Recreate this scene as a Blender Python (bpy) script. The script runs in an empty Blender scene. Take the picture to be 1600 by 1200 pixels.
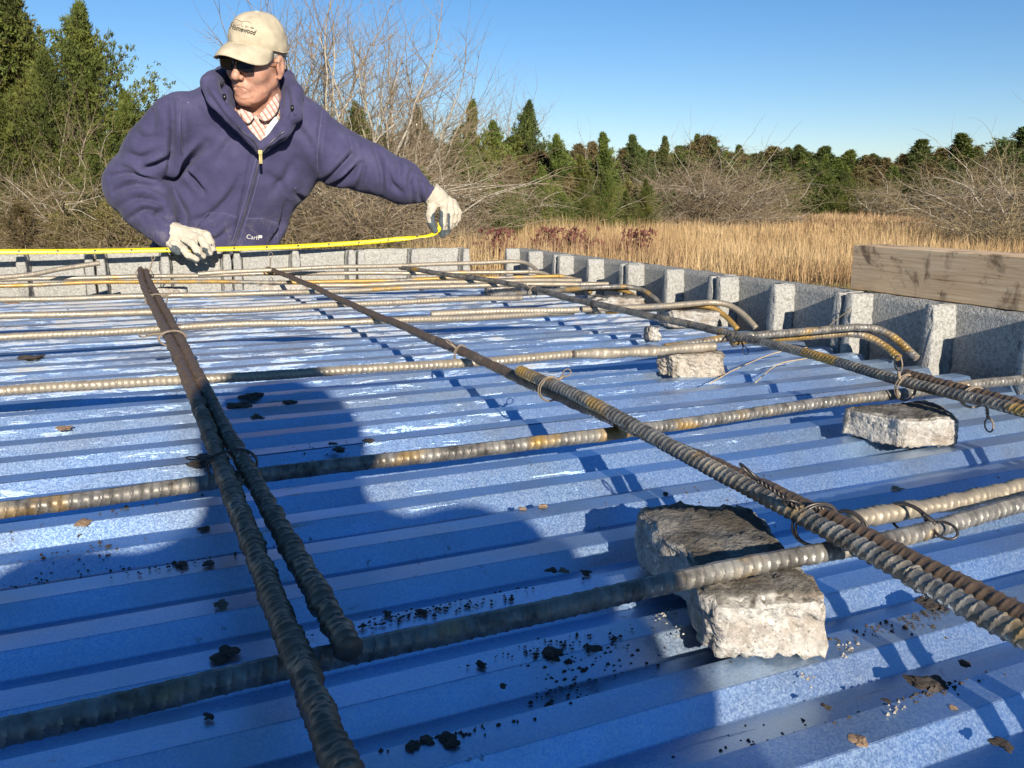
import bpy, bmesh, math, random
import numpy as np
from mathutils import Vector, Matrix
from mathutils.bvhtree import BVHTree
D=bpy.data; SC=bpy.context.scene; COL=SC.collection
RAD=math.radians

# ------------------------------------------------------------------ camera, sky, sun, exposure
CAMZ=1.30                      # phone height above the ground
FPX=1379.0; PCX,PCY=800.0,600.0
_y=np.array([150-PCX,303-PCY,FPX]); _y/=np.linalg.norm(_y)
_x=np.array([3850-PCX,330-PCY,FPX]); _x/=np.linalg.norm(_x)
_x-=_y*_y.dot(_x); _x/=np.linalg.norm(_x)
_z=np.cross(_x,_y)
RM=np.stack([_x,_y,_z],1)      # rows: camera right / down / forward in world axes
cam=D.objects.new('camera',D.cameras.new('camera')); COL.objects.link(cam)
mw=Matrix.Identity(4)
for i in range(3):
    mw[i][0]=RM[0][i]; mw[i][1]=-RM[1][i]; mw[i][2]=-RM[2][i]
mw[0][3]=0; mw[1][3]=0; mw[2][3]=CAMZ
cam.matrix_world=mw
cam.data.sensor_width=36; cam.data.lens=36*FPX/1600
cam.data.clip_start=0.02; cam.data.clip_end=2000
SC.camera=cam
SUN_EL,SUN_AZ=20.0,9.0         # light travels towards +Y, a little to +X
w=D.worlds.new('World'); SC.world=w; w.use_nodes=True
nt=w.node_tree; bg=nt.nodes['Background']
sky=nt.nodes.new('ShaderNodeTexSky'); sky.sky_type='NISHITA'; sky.sun_disc=False
sky.sun_elevation=RAD(SUN_EL); sky.sun_rotation=RAD(180+SUN_AZ)
sky.air_density=1.0; sky.dust_density=0.0; sky.ozone_density=3.5; sky.altitude=200
hs=nt.nodes.new('ShaderNodeHueSaturation'); hs.inputs['Saturation'].default_value=1.22
nt.links.new(sky.outputs[0],hs.inputs['Color']); tn=nt.nodes.new('ShaderNodeMix'); tn.data_type='RGBA'; tn.blend_type='MULTIPLY'; tn.inputs[0].default_value=1.0; tn.inputs[7].default_value=(.98,.925,1.0,1)
nt.links.new(hs.outputs[0],tn.inputs[6]); nt.links.new(tn.outputs[2],bg.inputs[0]); bg.inputs[1].default_value=0.080
sl=D.lights.new('sun','SUN'); so=D.objects.new('sun',sl); COL.objects.link(so)
sl.energy=5.0; sl.angle=RAD(0.5); sl.color=(1.0,0.93,0.82)
_l=Vector((math.sin(RAD(SUN_AZ))*math.cos(RAD(SUN_EL)),math.cos(RAD(SUN_AZ))*math.cos(RAD(SUN_EL)),-math.sin(RAD(SUN_EL))))
so.rotation_euler=_l.to_track_quat('-Z','Y').to_euler(); so.location=(-3,-10,8)
SC.view_settings.view_transform='Standard'; SC.view_settings.look='None'
SC.view_settings.exposure=0.6; SC.view_settings.gamma=1.0
SC.render.engine='CYCLES'

def ray(px,py): return RM.T@np.array([px-PCX,py-PCY,FPX])
def at(px,py,Y):               # point on the plane Y metres ahead
    d=ray(px,py); p=d*(Y/d[1]); p[2]+=CAMZ; return p
def gp(px,dist):               # ground point at a depth
    d=ray(px,302+.0073*px); p=d*(dist/FPX); return np.array([p[0],p[1],0.0])
def project(P):                # (n,3) -> pixel coordinates of the photograph
    q=(P-np.array([0,0,CAMZ]))@RM.T
    return np.stack([PCX+FPX*q[:,0]/q[:,2],PCY+FPX*q[:,1]/q[:,2]],1)

# ------------------------------------------------------------------ helpers
def tag(o,label=None,cat=None,group=None,kind=None):
    if label: o['label']=label
    if cat: o['category']=cat
    if group: o['group']=group
    if kind: o['kind']=kind
    return o
def link(name,me,mat=None,parent=None,smooth=False):
    if mat is not None and len(me.materials)==0:
        for m in (mat if isinstance(mat,(list,tuple)) else [mat]): me.materials.append(m)
    if smooth: me.shade_smooth()
    o=D.objects.new(name,me); COL.objects.link(o)
    if parent is not None: o.parent=parent
    return o
def empty(name,loc=(0,0,0),label=None,cat=None,group=None,rz=0,kind=None):
    o=D.objects.new(name,None); COL.objects.link(o); o.location=loc; o.rotation_euler=(0,0,rz)
    o.empty_display_size=.1
    return tag(o,label,cat,group,kind)
def rebase(root,loc):          # root goes to the thing's base, children keep their world coordinates
    root.location=loc
    for ch in root.children: ch.matrix_parent_inverse=Matrix.Translation(-Vector(loc))
    return root
def mesh_np(name,V,F):
    V=np.asarray(V,dtype=np.float32); F=np.asarray(F,dtype=np.int32); k=F.shape[1]
    me=D.meshes.new(name)
    me.vertices.add(len(V)); me.vertices.foreach_set('co',V.ravel())
    me.loops.add(F.size); me.loops.foreach_set('vertex_index',F.ravel())
    me.polygons.add(len(F)); me.polygons.foreach_set('loop_start',np.arange(0,F.size,k,dtype=np.int32))
    me.update(calc_edges=True); return me
def mesh_py(name,V,F):
    me=D.meshes.new(name); me.from_pydata([tuple(v) for v in V],[],F); me.update(); return me
def box_vf(c,s):
    x,y,z=c; a,b,h=s[0]/2,s[1]/2,s[2]/2
    V=[(x-a,y-b,z-h),(x+a,y-b,z-h),(x+a,y+b,z-h),(x-a,y+b,z-h),(x-a,y-b,z+h),(x+a,y-b,z+h),(x+a,y+b,z+h),(x-a,y+b,z+h)]
    return V,[(0,3,2,1),(4,5,6,7),(0,1,5,4),(1,2,6,5),(2,3,7,6),(3,0,4,7)]
def copy_tree(o,parent=None):
    c=o.copy(); COL.objects.link(c); c.parent=parent
    for ch in list(o.children): copy_tree(ch,c)
    return c
_r=np.random.RandomState(7)
class Noise:                   # cheap smooth noise: sums of sines
    def __init__(s,seed,n=5,f=1.0,octv=3):
        r=np.random.RandomState(seed); s.K=[];
        for o in range(octv):
            k=r.normal(size=(n,3)); k/=np.linalg.norm(k,axis=1)[:,None]; k*=(f*(2.0**o)*r.uniform(.7,1.4,(n,1)))
            s.K.append((k,r.uniform(0,6.28,n),.5**o))
    def __call__(s,P):
        P=np.asarray(P); out=np.zeros(P.shape[:-1])
        for k,ph,a in s.K: out+=a*np.sin(P@k.T*6.283+ph).sum(-1)/math.sqrt(len(ph))
        return out
def spline(pts,n):             # Catmull-Rom
    P=np.array(pts,float); P=np.vstack([2*P[0]-P[1],P,2*P[-1]-P[-2]])
    m=len(P)-3; out=[]
    for u in np.linspace(0,m,n):
        i=min(int(u),m-1); t=u-i; a,b,c,d=P[i:i+4]
        out.append(.5*((2*b)+(-a+c)*t+(2*a-5*b+4*c-d)*t*t+(-a+3*b-3*c+d)*t**3))
    return np.array(out)
def resample(P,step):
    P=np.array(P,float); L=np.r_[0,np.cumsum(np.linalg.norm(np.diff(P,axis=0),axis=1))]
    n=max(2,int(L[-1]/step)+1); s=np.linspace(0,L[-1],n)
    return np.stack([np.interp(s,L,P[:,k]) for k in range(P.shape[1])],1),s
def frames(P):
    T=np.gradient(P,axis=0); T/=np.linalg.norm(T,axis=1)[:,None]+1e-12
    N=np.zeros_like(T); up=np.array([0,0,1.]) if abs(T[0][2])<.9 else np.array([1.,0,0])
    n=up-T[0]*up.dot(T[0]); n/=np.linalg.norm(n)
    for i in range(len(P)):
        n=n-T[i]*n.dot(T[i]); n/=np.linalg.norm(n)+1e-12; N[i]=n
    return T,N,np.cross(T,N)
def tube_vf(P,R,k=6,base=0,cap=True):
    P=np.array(P,float); R=np.broadcast_to(np.asarray(R,float),(len(P),)) if np.ndim(R)<2 else R
    T,N,B=frames(P); th=np.arange(k)*2*math.pi/k
    if R.ndim==1: R=R[:,None]
    V=P[:,None,:]+R[:,:,None]*(np.cos(th)[None,:,None]*N[:,None,:]+np.sin(th)[None,:,None]*B[:,None,:])
    n=len(P); i=np.arange(n-1)[:,None]*k; j=np.arange(k)[None,:]; j2=(j+1)%k
    F=np.stack([i+j,i+j2,i+k+j2,i+k+j],-1).reshape(-1,4)+base
    return V.reshape(-1,3),F
def tube_obj(name,P,R,mat,parent=None,k=6,smooth=True,caps=True):
    V,F=tube_vf(P,R,k); F=[tuple(f) for f in F]
    if caps: F.append(tuple(range(k-1,-1,-1))); F.append(tuple(range(len(V)-k,len(V))))
    return link(name,mesh_py(name,V,F),mat,parent,smooth)

# ------------------------------------------------------------------ materials
class M:
    def __init__(s,name,rough=.8,metal=0.0,spec=None):
        s.m=D.materials.new(name); s.m.use_nodes=True; s.nt=s.m.node_tree; s.b=s.nt.nodes['Principled BSDF']
        s.b.inputs['Roughness'].default_value=rough; s.b.inputs['Metallic'].default_value=metal
        if spec is not None: s.b.inputs['Specular IOR Level'].default_value=spec
        s._o=None
    def n(s,t,**kw):
        x=s.nt.nodes.new(t)
        for k,v in kw.items():
            if k in x.inputs.keys(): x.inputs[k].default_value=v
            else: setattr(x,k,v)
        return x
    def l(s,a,b): s.nt.links.new(a,b)
    def coord(s,scale=(1,1,1),src='Object',rot=(0,0,0)):
        if src=='World': c=s.n('ShaderNodeNewGeometry').outputs['Position']
        else: c=s.n('ShaderNodeTexCoord').outputs[src]
        mp=s.n('ShaderNodeMapping'); mp.inputs['Scale'].default_value=scale; mp.inputs['Rotation'].default_value=rot
        s.l(c,mp.inputs[0]); return mp.outputs[0]
    def noise(s,co,scale,detail=4,rough=.55,dist=0):
        x=s.n('ShaderNodeTexNoise'); x.inputs['Scale'].default_value=scale; x.inputs['Detail'].default_value=detail
        x.inputs['Roughness'].default_value=rough; x.inputs['Distortion'].default_value=dist
        s.l(co,x.inputs['Vector']); return x.outputs['Fac']
    def voro(s,co,scale,out='Distance',feature='F1'):
        x=s.n('ShaderNodeTexVoronoi'); x.feature=feature; x.inputs['Scale'].default_value=scale; s.l(co,x.inputs['Vector']); return x.outputs[out]
    def ramp(s,f,stops,interp='LINEAR'):
        x=s.n('ShaderNodeValToRGB'); e=x.color_ramp.elements; x.color_ramp.interpolation=interp
        while len(e)<len(stops): e.new(.5)
        for q,(p,c) in zip(e,stops):
            q.position=p; q.color=(c if hasattr(c,'__len__') else (c,c,c)) + ((1,) if (hasattr(c,'__len__') and len(c)==3) or not hasattr(c,'__len__') else ())
        s.l(f,x.inputs[0]); return x.outputs[0]
    def mix(s,f,a,b,mode='MIX'):
        x=s.n('ShaderNodeMix',data_type='RGBA',blend_type=mode)
        for i,v in ((0,f),(6,a),(7,b)):
            if hasattr(v,'is_linked'): s.l(v,x.inputs[i])
            elif i==0: x.inputs[0].default_value=v
            else: x.inputs[i].default_value=tuple(v)+(1,) if len(v)==3 else v
        return x.outputs[2]
    def math(s,op,a,b=0.0):
        x=s.n('ShaderNodeMath',operation=op)
        for i,v in ((0,a),(1,b)):
            if hasattr(v,'is_linked'): s.l(v,x.inputs[i])
            else: x.inputs[i].default_value=v
        return x.outputs[0]
    def col(s,c):
        if hasattr(c,'is_linked'): s.l(c,s.b.inputs['Base Color'])
        else: s.b.inputs['Base Color'].default_value=tuple(c)+(1,)
        return s
    def rough(s,f): s.l(f,s.b.inputs['Roughness']); return s
    def metal(s,f): s.l(f,s.b.inputs['Metallic']); return s
    def bump(s,h,strength=.5,dist=.002):
        x=s.n('ShaderNodeBump'); x.inputs['Strength'].default_value=strength; x.inputs['Distance'].default_value=dist
        s.l(h,x.inputs['Height'])
        if s._o is not None: s.l(s._o,x.inputs['Normal'])
        s._o=x.outputs[0]; s.l(s._o,s.b.inputs['Normal']); return s
    def rnd(s): return s.n('ShaderNodeObjectInfo').outputs['Random']

def mat_deck():
    m=M('galvanized_steel',.3,.9)
    c=m.coord(src='World')
    sp=m.voro(c,900,'Color'); sp1=m.n('ShaderNodeSeparateColor'); m.l(sp,sp1.inputs[0]); g=sp1.outputs[0]
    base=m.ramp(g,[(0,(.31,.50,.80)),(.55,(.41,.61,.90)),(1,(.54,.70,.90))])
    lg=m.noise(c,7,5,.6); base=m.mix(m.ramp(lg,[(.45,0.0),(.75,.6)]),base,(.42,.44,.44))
    # dried cement and mud smears stretched along the ribs
    st=m.coord((9,75,75),'World'); s1=m.noise(st,1.0,8,.75,.5)
    yy=m.n('ShaderNodeSeparateXYZ'); gpn=m.n('ShaderNodeNewGeometry'); m.l(gpn.outputs['Position'],yy.inputs[0])
    far=m.n('ShaderNodeMapRange'); far.inputs[1].default_value=.5; far.inputs[2].default_value=2.2; far.inputs[3].default_value=-.10; far.inputs[4].default_value=.085
    m.l(yy.outputs[1],far.inputs[0])
    f1=m.ramp(m.math('ADD',s1,far.outputs[0]),[(.555,0.0),(.64,.75)])
    s2=m.noise(m.coord((3,9,9),'World'),1.3,6,.6,.3)
    dirtc=m.ramp(m.noise(c,9,3),[(.35,(.27,.20,.14)),(.5,(.37,.32,.25)),(.65,(.46,.445,.42))])
    base=m.mix(f1,base,dirtc)
    # scattered grit
    gr=m.noise(c,95,3,.6); gm=m.noise(c,5,3,.6)
    f3=m.math('MULTIPLY',m.ramp(gr,[(.66,0.0),(.70,1.0)]),m.ramp(gm,[(.5,0.0),(.62,1.0)]))
    base=m.mix(f3,base,(.03,.026,.024))
    fd=m.n('ShaderNodeMapRange'); fd.inputs[1].default_value=.9; fd.inputs[2].default_value=2.6; fd.inputs[3].default_value=0.0; fd.inputs[4].default_value=.75; m.l(yy.outputs[1],fd.inputs[0])
    base=m.mix(m.math('MULTIPLY',fd.outputs[0],m.ramp(m.noise(m.coord((3,50,50),'World'),1.0,6,.7,.3),[(.42,0.0),(.60,1.0)])),base,(.38,.35,.31))
    film=m.ramp(s2,[(.45,0.0),(.7,.35)]); base=m.mix(film,base,(.36,.36,.38))
    m.col(base)
    mt=m.math('SUBTRACT',.88,m.math('MULTIPLY',m.math('MAXIMUM',f1,f3),.76)); m.metal(mt)
    rg=m.math('ADD',m.math('MULTIPLY',g,.12),m.math('ADD',.33,m.math('MULTIPLY',f1,.5))); m.rough(rg)
    m.bump(m.noise(c,14,3),.12,.004); m.bump(g,.10,.0003); m.bump(f1,.5,.0008)
    return m.m
def mat_rebar(name,dust,rust,dark=1.0,mud=0.0):
    m=M(name,.5,.45)
    c=m.coord(src='World')
    n1=m.noise(c,26,5,.65); n2=m.noise(c,60,4,.6); n3=m.noise(c,9,3,.6)
    base=m.ramp(n2,[(.3,tuple(np.array((.070,.060,.050))*dark)),(.6,tuple(np.array((.27,.25,.215))*dark))])
    base=m.mix(m.ramp(n1,[(.62-dust*.32,0.0),(.78-dust*.3,.85)]),base,(.36,.295,.21))
    base=m.mix(m.ramp(n3,[(.70-rust*.25,0.0),(.76-rust*.2,.8)]),base,(.44,.25,.045))
    if mud: base=m.mix(m.ramp(m.noise(c,16,5,.7),[(.62-mud*.4,0.0),(.7-mud*.35,1.0)]),base,(.17,.115,.075))
    m.col(base); m.rough(m.ramp(n1,[(.3,.32),(.7,.7)])); m.bump(n2,.25,.0005); m.bump(m.noise(c,340,3),.3,.0003)
    return m.m
def mat_concrete(name,tint=(.40,.385,.355),brown=0.0,sc=1.0,top=0.0):
    m=M(name,.95,0,.2); c=m.coord(src='World')
    n=m.noise(c,170*sc,4,.7); v=m.voro(c,330*sc); sp=m.noise(c,420*sc,2,.5)
    a=np.array(tint)
    base=m.ramp(n,[(.33,tuple(a*.6)),(.5,tuple(a)),(.66,tuple(a*1.3))])
    base=m.mix(m.ramp(v,[(.10,.8),(.26,0.0)]),base,tuple(a*.28))
    base=m.mix(m.ramp(sp,[(.6,0.0),(.68,.7)]),base,tuple(np.minimum(a*1.75,.8)))
    if brown: base=m.mix(m.ramp(m.noise(c,18,5,.65),[(.5-.2*brown,0.0),(.65,.7)]),base,(.24,.17,.11))
    base=m.mix(m.ramp(m.noise(c,4,4,.6),[(.4,0.0),(.75,.25)]),base,tuple(a*.6))
    if top:  # muddy brown on upward faces, with raking-sun shade painted into the colour
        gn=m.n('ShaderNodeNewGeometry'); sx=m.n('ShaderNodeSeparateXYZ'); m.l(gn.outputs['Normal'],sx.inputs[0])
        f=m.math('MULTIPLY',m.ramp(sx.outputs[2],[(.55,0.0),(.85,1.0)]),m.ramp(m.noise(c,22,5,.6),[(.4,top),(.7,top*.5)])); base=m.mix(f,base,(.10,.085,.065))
    m.col(base); m.bump(n,1.0,.003); m.bump(v,.45,.0015); m.bump(m.noise(c,40,3),.4,.003); return m.m
def mat_flat(name,c,rough=.8,metal=0,var=.15,sc=30,bump=.0,bd=.001):
    m=M(name,rough,metal); co=m.coord(src='World'); n=m.noise(co,sc,4,.6); a=np.array(c)
    m.col(m.ramp(n,[(.3,tuple(a*(1-var))),(.7,tuple(np.minimum(a*(1+var),1)))]))
    if bump: m.bump(n,bump,bd)
    return m.m
def mat_leaf(name,c1,c2,c3,sc=.9):
    m=M(name,.75,0,.25); co=m.coord(src='World'); r=m.rnd()
    base=m.ramp(m.noise(co,sc,5,.7),[(.3,c1),(.5,c2),(.72,c3)])
    x=m.n('ShaderNodeHueSaturation'); m.l(base,x.inputs['Color'])
    mr=m.n('ShaderNodeMapRange'); mr.inputs[3].default_value=.75; mr.inputs[4].default_value=1.25; m.l(r,mr.inputs[0]); m.l(mr.outputs[0],x.inputs['Value'])
    mh=m.n('ShaderNodeMapRange'); mh.inputs[3].default_value=.485; mh.inputs[4].default_value=.515; m.l(r,mh.inputs[0]); m.l(mh.outputs[0],x.inputs['Hue'])
    m.col(x.outputs[0]); return m.m
def mat_bark(name,a,b,sc=6):
    m=M(name,.9,0,.15); co=m.coord(src='World'); n=m.noise(co,sc,4,.7)
    m.col(m.ramp(n,[(.35,a),(.65,b)])); return m.m
def mat_wood():
    m=M('weathered_wood',.8,0,.25); c=m.coord((70,1.6,70),'World'); g=m.noise(c,3,8,.7,.5)
    c0=m.coord(src='World')
    base=m.ramp(g,[(.30,(.34,.18,.08)),(.42,(.64,.42,.23)),(.6,(.78,.56,.33)),(.75,(.82,.64,.42))])
    base=m.mix(m.ramp(m.noise(c0,11,6,.7,.6),[(.52,0.0),(.62,.8)]),base,(.12,.065,.035))
    kn=m.voro(m.coord((1,3.2,6),'World'),2.3); base=m.mix(m.ramp(kn,[(.07,.9),(.11,0.0)]),base,(.07,.04,.022))
    m.col(base); m.bump(g,.4,.0006); return m.m
def mat_fabric():
    m=M('navy_fleece',.95,0,.12); c=m.coord(src='World')
    n=m.noise(c,9,5,.65); base=m.ramp(n,[(.3,(.044,.040,.083)),(.55,(.060,.055,.112)),(.8,(.088,.082,.142))])
    # washed-out dust near the front hem and sleeve
    d=m.noise(c,30,5,.7,.6); zz=m.n('ShaderNodeSeparateXYZ'); gn=m.n('ShaderNodeNewGeometry'); m.l(gn.outputs['Position'],zz.inputs[0])
    low=m.n('ShaderNodeMapRange'); low.inputs[1].default_value=1.26; low.inputs[2].default_value=1.12; low.inputs[3].default_value=0; low.inputs[4].default_value=.5; m.l(zz.outputs[2],low.inputs[0])
    base=m.mix(m.math('MULTIPLY',m.ramp(d,[(.5,0.0),(.66,1.0)]),low.outputs[0]),base,(.23,.21,.19))
    sp=m.math('MULTIPLY',m.ramp(m.noise(c,55,2,.5),[(.75,0.0),(.77,.8)]),m.ramp(m.noise(c,6,2),[(.58,0.0),(.62,1.0)]))
    base=m.mix(sp,base,(.42,.42,.45))
    m.col(base); m.b.inputs['Sheen Weight'].default_value=.08; m.b.inputs['Sheen Roughness'].default_value=.5
    m.bump(m.noise(c,420,2),.25,.0006); m.bump(m.noise(c,26,5,.62,1.2),.45,.006); m.bump(m.noise(m.coord((1,1,.35),'World'),70,3,.6,.8),.3,.002); return m.m
def mat_skin():
    m=M('skin',.5,0,.4); c=m.coord(src='World')
    base=m.ramp(m.noise(c,38,4,.6),[(.3,(.42,.195,.125)),(.5,(.47,.24,.16)),(.72,(.52,.285,.195))])
    m.col(base); m.b.inputs['Subsurface Weight'].default_value=.08; m.b.inputs['Subsurface Radius'].default_value=(.01,.004,.002)
    m.bump(m.noise(c,260,4,.7),.3,.0008); m.bump(m.noise(m.coord((1,1,2.5),'World'),55,4,.6),.12,.002); return m.m
def mat_glove(name,c,dirt):
    m=M(name,.9,0,.15); co=m.coord(src='World'); a=np.array(c)
    base=m.ramp(m.noise(co,50,4,.6),[(.3,tuple(a*.88)),(.7,tuple(np.minimum(a*1.06,.85)))])
    base=m.mix(m.ramp(m.noise(co,38,5,.7),[(.56,0.0),(.7,.7)]),base,dirt)
    m.col(base); m.bump(m.noise(co,500,2),.4,.0006); m.bump(m.noise(co,90,3),.35,.0015); return m.m
def mat_plaid():
    m=M('plaid_cotton',.9,0,.1); co=m.coord((1,1,1),'World',(0,.5,0)); s=m.n('ShaderNodeSeparateXYZ'); m.l(co,s.inputs[0])
    def stripe(o,fr,w):
        f=m.math('FRACT',m.math('MULTIPLY',o,fr)); return m.ramp(f,[(0,1.0),(w,1.0),(w+.02,0.0)],'LINEAR')
    base=m.mix(stripe(s.outputs[0],62,.35),(.58,.50,.42),(.40,.19,.15))
    base=m.mix(m.math('MULTIPLY',stripe(s.outputs[2],62,.35),.45),base,(.42,.22,.17)); base=m.mix(m.math('MULTIPLY',stripe(s.outputs[0],124,.2),.6),base,(.25,.16,.12))
    m.col(base); m.bump(m.noise(co,60,3),.3,.001); return m.m
def mat_tape():
    m=M('yellow_tape',.4,0,.5); c=m.coord(src='UV'); s=m.n('ShaderNodeSeparateXYZ'); m.l(c,s.inputs[0])
    u,v=s.outputs[0],s.outputs[1]
    f=m.math('FRACT',u); tick=m.math('MULTIPLY',m.math('LESS_THAN',f,.06),m.math('LESS_THAN',v,.4))
    f2=m.math('FRACT',m.math('MULTIPLY',u,.25)); blk=m.math('MULTIPLY',m.math('LESS_THAN',f2,.07),m.math('GREATER_THAN',v,.35))
    blk=m.math('MULTIPLY',blk,m.math('LESS_THAN',v,.75))
    m.col(m.mix(m.math('MAXIMUM',tick,blk),(.70,.56,.012),(.03,.03,.02))); return m.m
def mat_ground():
    m=M('winter_ground',.95,0,.1); c=m.coord(src='World')
    base=m.ramp(m.noise(c,.35,6,.7),[(.35,(.14,.12,.045)),(.5,(.24,.17,.08)),(.7,(.30,.20,.10))])
    base=m.mix(m.ramp(m.noise(c,3,5,.7),[(.4,0.0),(.7,.6)]),base,(.16,.12,.07))
    m.col(base); m.bump(m.noise(c,9,5,.7),.6,.05); return m.m
def mat_grass(name,a,b,c_,sc=.45):
    m=M(name,.8,0,.2); c=m.coord((1,1,.25),'World')
    base=m.ramp(m.noise(c,sc,4,.6),[(.3,a),(.5,b),(.7,c_)])
    v=m.noise(m.coord((1,1,.1),'World'),14,2,.5); base=m.mix(m.ramp(v,[(.35,.28),(.65,0.0)]),base,tuple(np.array(a)*.7))
    m.col(base); return m.m
def mat_wallbase():
    m=M('block_masonry',.95,0,.2); c=m.coord(src='World')
    br=m.n('ShaderNodeTexNoise'); n=m.noise(c,150,4,.7)
    m.col(m.ramp(n,[(.33,(.22,.215,.20)),(.66,(.44,.43,.40))])); m.bump(n,.8,.002); return m.m

MT=dict(
 deck=mat_deck(),
 bar=mat_rebar('rebar_steel',.18,.6), bar_dusty=mat_rebar('rebar_dusty',1.15,.3,1.25), bar_dark=mat_rebar('rebar_dark',.35,.35,.8),
 bar_mud=mat_rebar('rebar_muddy',.7,.2,.7,.9), bar_white=mat_rebar('rebar_cement',2.0,.1,2.2), bar_rust=mat_rebar('rebar_rusty',.5,1.2,.9),
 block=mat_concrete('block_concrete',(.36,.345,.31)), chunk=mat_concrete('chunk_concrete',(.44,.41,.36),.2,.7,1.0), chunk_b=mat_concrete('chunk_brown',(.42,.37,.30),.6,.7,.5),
 mud=mat_flat('dark_mud',(.055,.042,.032),.95,0,.4,60,.8,.002), mudtan=mat_flat('dry_mud',(.34,.22,.13),.95,0,.25,60,.8,.002),
 wire=mat_flat('tie_wire',(.10,.085,.075),.45,.7,.4,80), wire_tan=mat_flat('tie_wire_muddy',(.26,.20,.14),.8,.2,.3,80), straw=mat_flat('dry_straw',(.50,.36,.19),.8,0,.2,50),
 wood=mat_wood(), base=mat_wallbase(), hoodie=mat_fabric(), skin=mat_skin(), glove=mat_glove('glove_knit',(.50,.44,.34),(.42,.32,.22)),
 palm=mat_glove('glove_coating',(.085,.10,.105),(.30,.29,.26)), plaid=mat_plaid(), tee=mat_flat('white_cotton',(.78,.77,.74),.9), tape=mat_tape(),
 cap=mat_flat('cap_canvas',(.48,.40,.275),.9,0,.22,22,.5,.004), capdark=mat_flat('cap_print',(.06,.05,.045),.9), black=mat_flat('black_plastic',(.012,.012,.013),.25),
 lens=mat_flat('dark_lens',(.006,.006,.007),.08), brass=mat_flat('brass',(.50,.38,.16),.35,.8), zipm=mat_flat('zip_metal',(.14,.13,.14),.4,.6), hair=mat_flat('grey_hair',(.34,.30,.25),.8,0,.5,160,.8,.002),
 jean=mat_flat('dark_work_trousers',(.035,.037,.045),.9,0,.2,40), boot=mat_flat('boot_leather',(.16,.09,.05),.7), logo=mat_flat('logo_white',(.72,.69,.60),.8), dark=mat_flat('dark_cloth',(.02,.021,.026),.9),
 stitch=mat_flat('stitching',(.095,.09,.16),.8), ground=mat_ground(),
 cedar=mat_leaf('cedar_foliage',(.040,.055,.014),(.095,.115,.022),(.18,.18,.035)), cedar_d=mat_leaf('cedar_dark_foliage',(.036,.052,.018),(.075,.098,.024),(.135,.150,.038)),
 bronze=mat_leaf('bronze_foliage',(.08,.060,.028),(.145,.112,.042),(.20,.165,.06)), brush=mat_bark('brush_twigs',(.15,.115,.06),(.38,.29,.17)), palebark=mat_bark('pale_bark',(.20,.165,.12),(.52,.46,.36),9),
 twig=mat_bark('grey_twigs',(.16,.12,.075),(.38,.29,.19)), bark=mat_bark('cedar_bark',(.08,.055,.04),(.20,.14,.10)),
 grass=mat_grass('broomsedge',(.26,.15,.075),(.48,.32,.155),(.66,.48,.26)), grassr=mat_grass('reddish_weeds',(.17,.09,.055),(.27,.15,.09),(.36,.23,.14)), lawn=mat_grass('short_grass',(.14,.12,.035),(.28,.22,.08),(.40,.30,.13),2.0), redleaf=mat_flat('red_leaves',(.13,.04,.03),.8,0,.4,12),
)

# ------------------------------------------------------------------ ground, walls, deck
def sheet():
    n=90; xs=np.r_[-900,-300,np.linspace(-120,160,n),400,900]; ys=np.r_[-300,-60,np.linspace(-20,160,n),400,1500]
    X,Y=np.meshgrid(xs,ys,indexing='ij'); nz=Noise(3,4,.03,3); P=np.stack([X,Y,0*X],-1)
    Z=nz(P)*.05*np.clip((np.hypot(X,Y)-8)/20,0,1); P[...,2]=Z
    a,b=X.shape; i,j=np.meshgrid(np.arange(a-1),np.arange(b-1),indexing='ij'); i=i.ravel(); j=j.ravel()
    F=np.stack([i*b+j,(i+1)*b+j,(i+1)*b+j+1,i*b+j+1],1)
    return mesh_np('ground',P.reshape(-1,3),F)
tag(link('ground',sheet(),MT['ground'],smooth=True),kind='structure')

DZ=CAMZ-.29                    # top of the deck ribs
WT=CAMZ-.18                    # top of the block walls
# back wall runs from (-2.0, 3.22) to (1.19, 2.915): a little off square
BW0=np.array([1.192,2.925]); BWD=np.array([-1,.088]); BWD/=np.linalg.norm(BWD); BWA=math.atan2(-BWD[1],-BWD[0])
def wallbase():
    zt=WT-.196
    a=BW0; b=BW0+BWD*3.3
    cs=[[(a[0],a[1]),(b[0],b[1]),(b[0]+.01,b[1]+.12),(a[0]+.01,a[1]+.12)],
        [(1.30,-.42),(1.42,-.42),(1.42,2.93),(1.30,2.93)],
        [(-2.12,-.42),(1.30,-.42),(1.30,-.30),(-2.12,-.30)],
        [(-2.22,-.42),(-2.125,-.42),(-2.125,3.25),(-2.22,3.25)]]
    for q,lab in zip(cs,('back','right','front','left')):
        V=[(x,y,-.1) for x,y in q]+[(x,y,zt) for x,y in q]
        me=mesh_py('foundation_wall',V,[(0,1,2,3),(7,6,5,4),(0,4,5,1),(1,5,6,2),(2,6,7,3),(3,7,4,0)])
        bm=bmesh.new(); bm.from_mesh(me); bmesh.ops.recalc_face_normals(bm,faces=bm.faces); bm.to_mesh(me); bm.free()
        tag(link('foundation_wall',me,MT['base']),kind='structure')
    f=mesh_py('room_floor',*box_vf((-.4,1.3,.02),(3.4,3.3,.04))); tag(link('room_floor',f,MT['base']),kind='structure')
wallbase()

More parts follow.
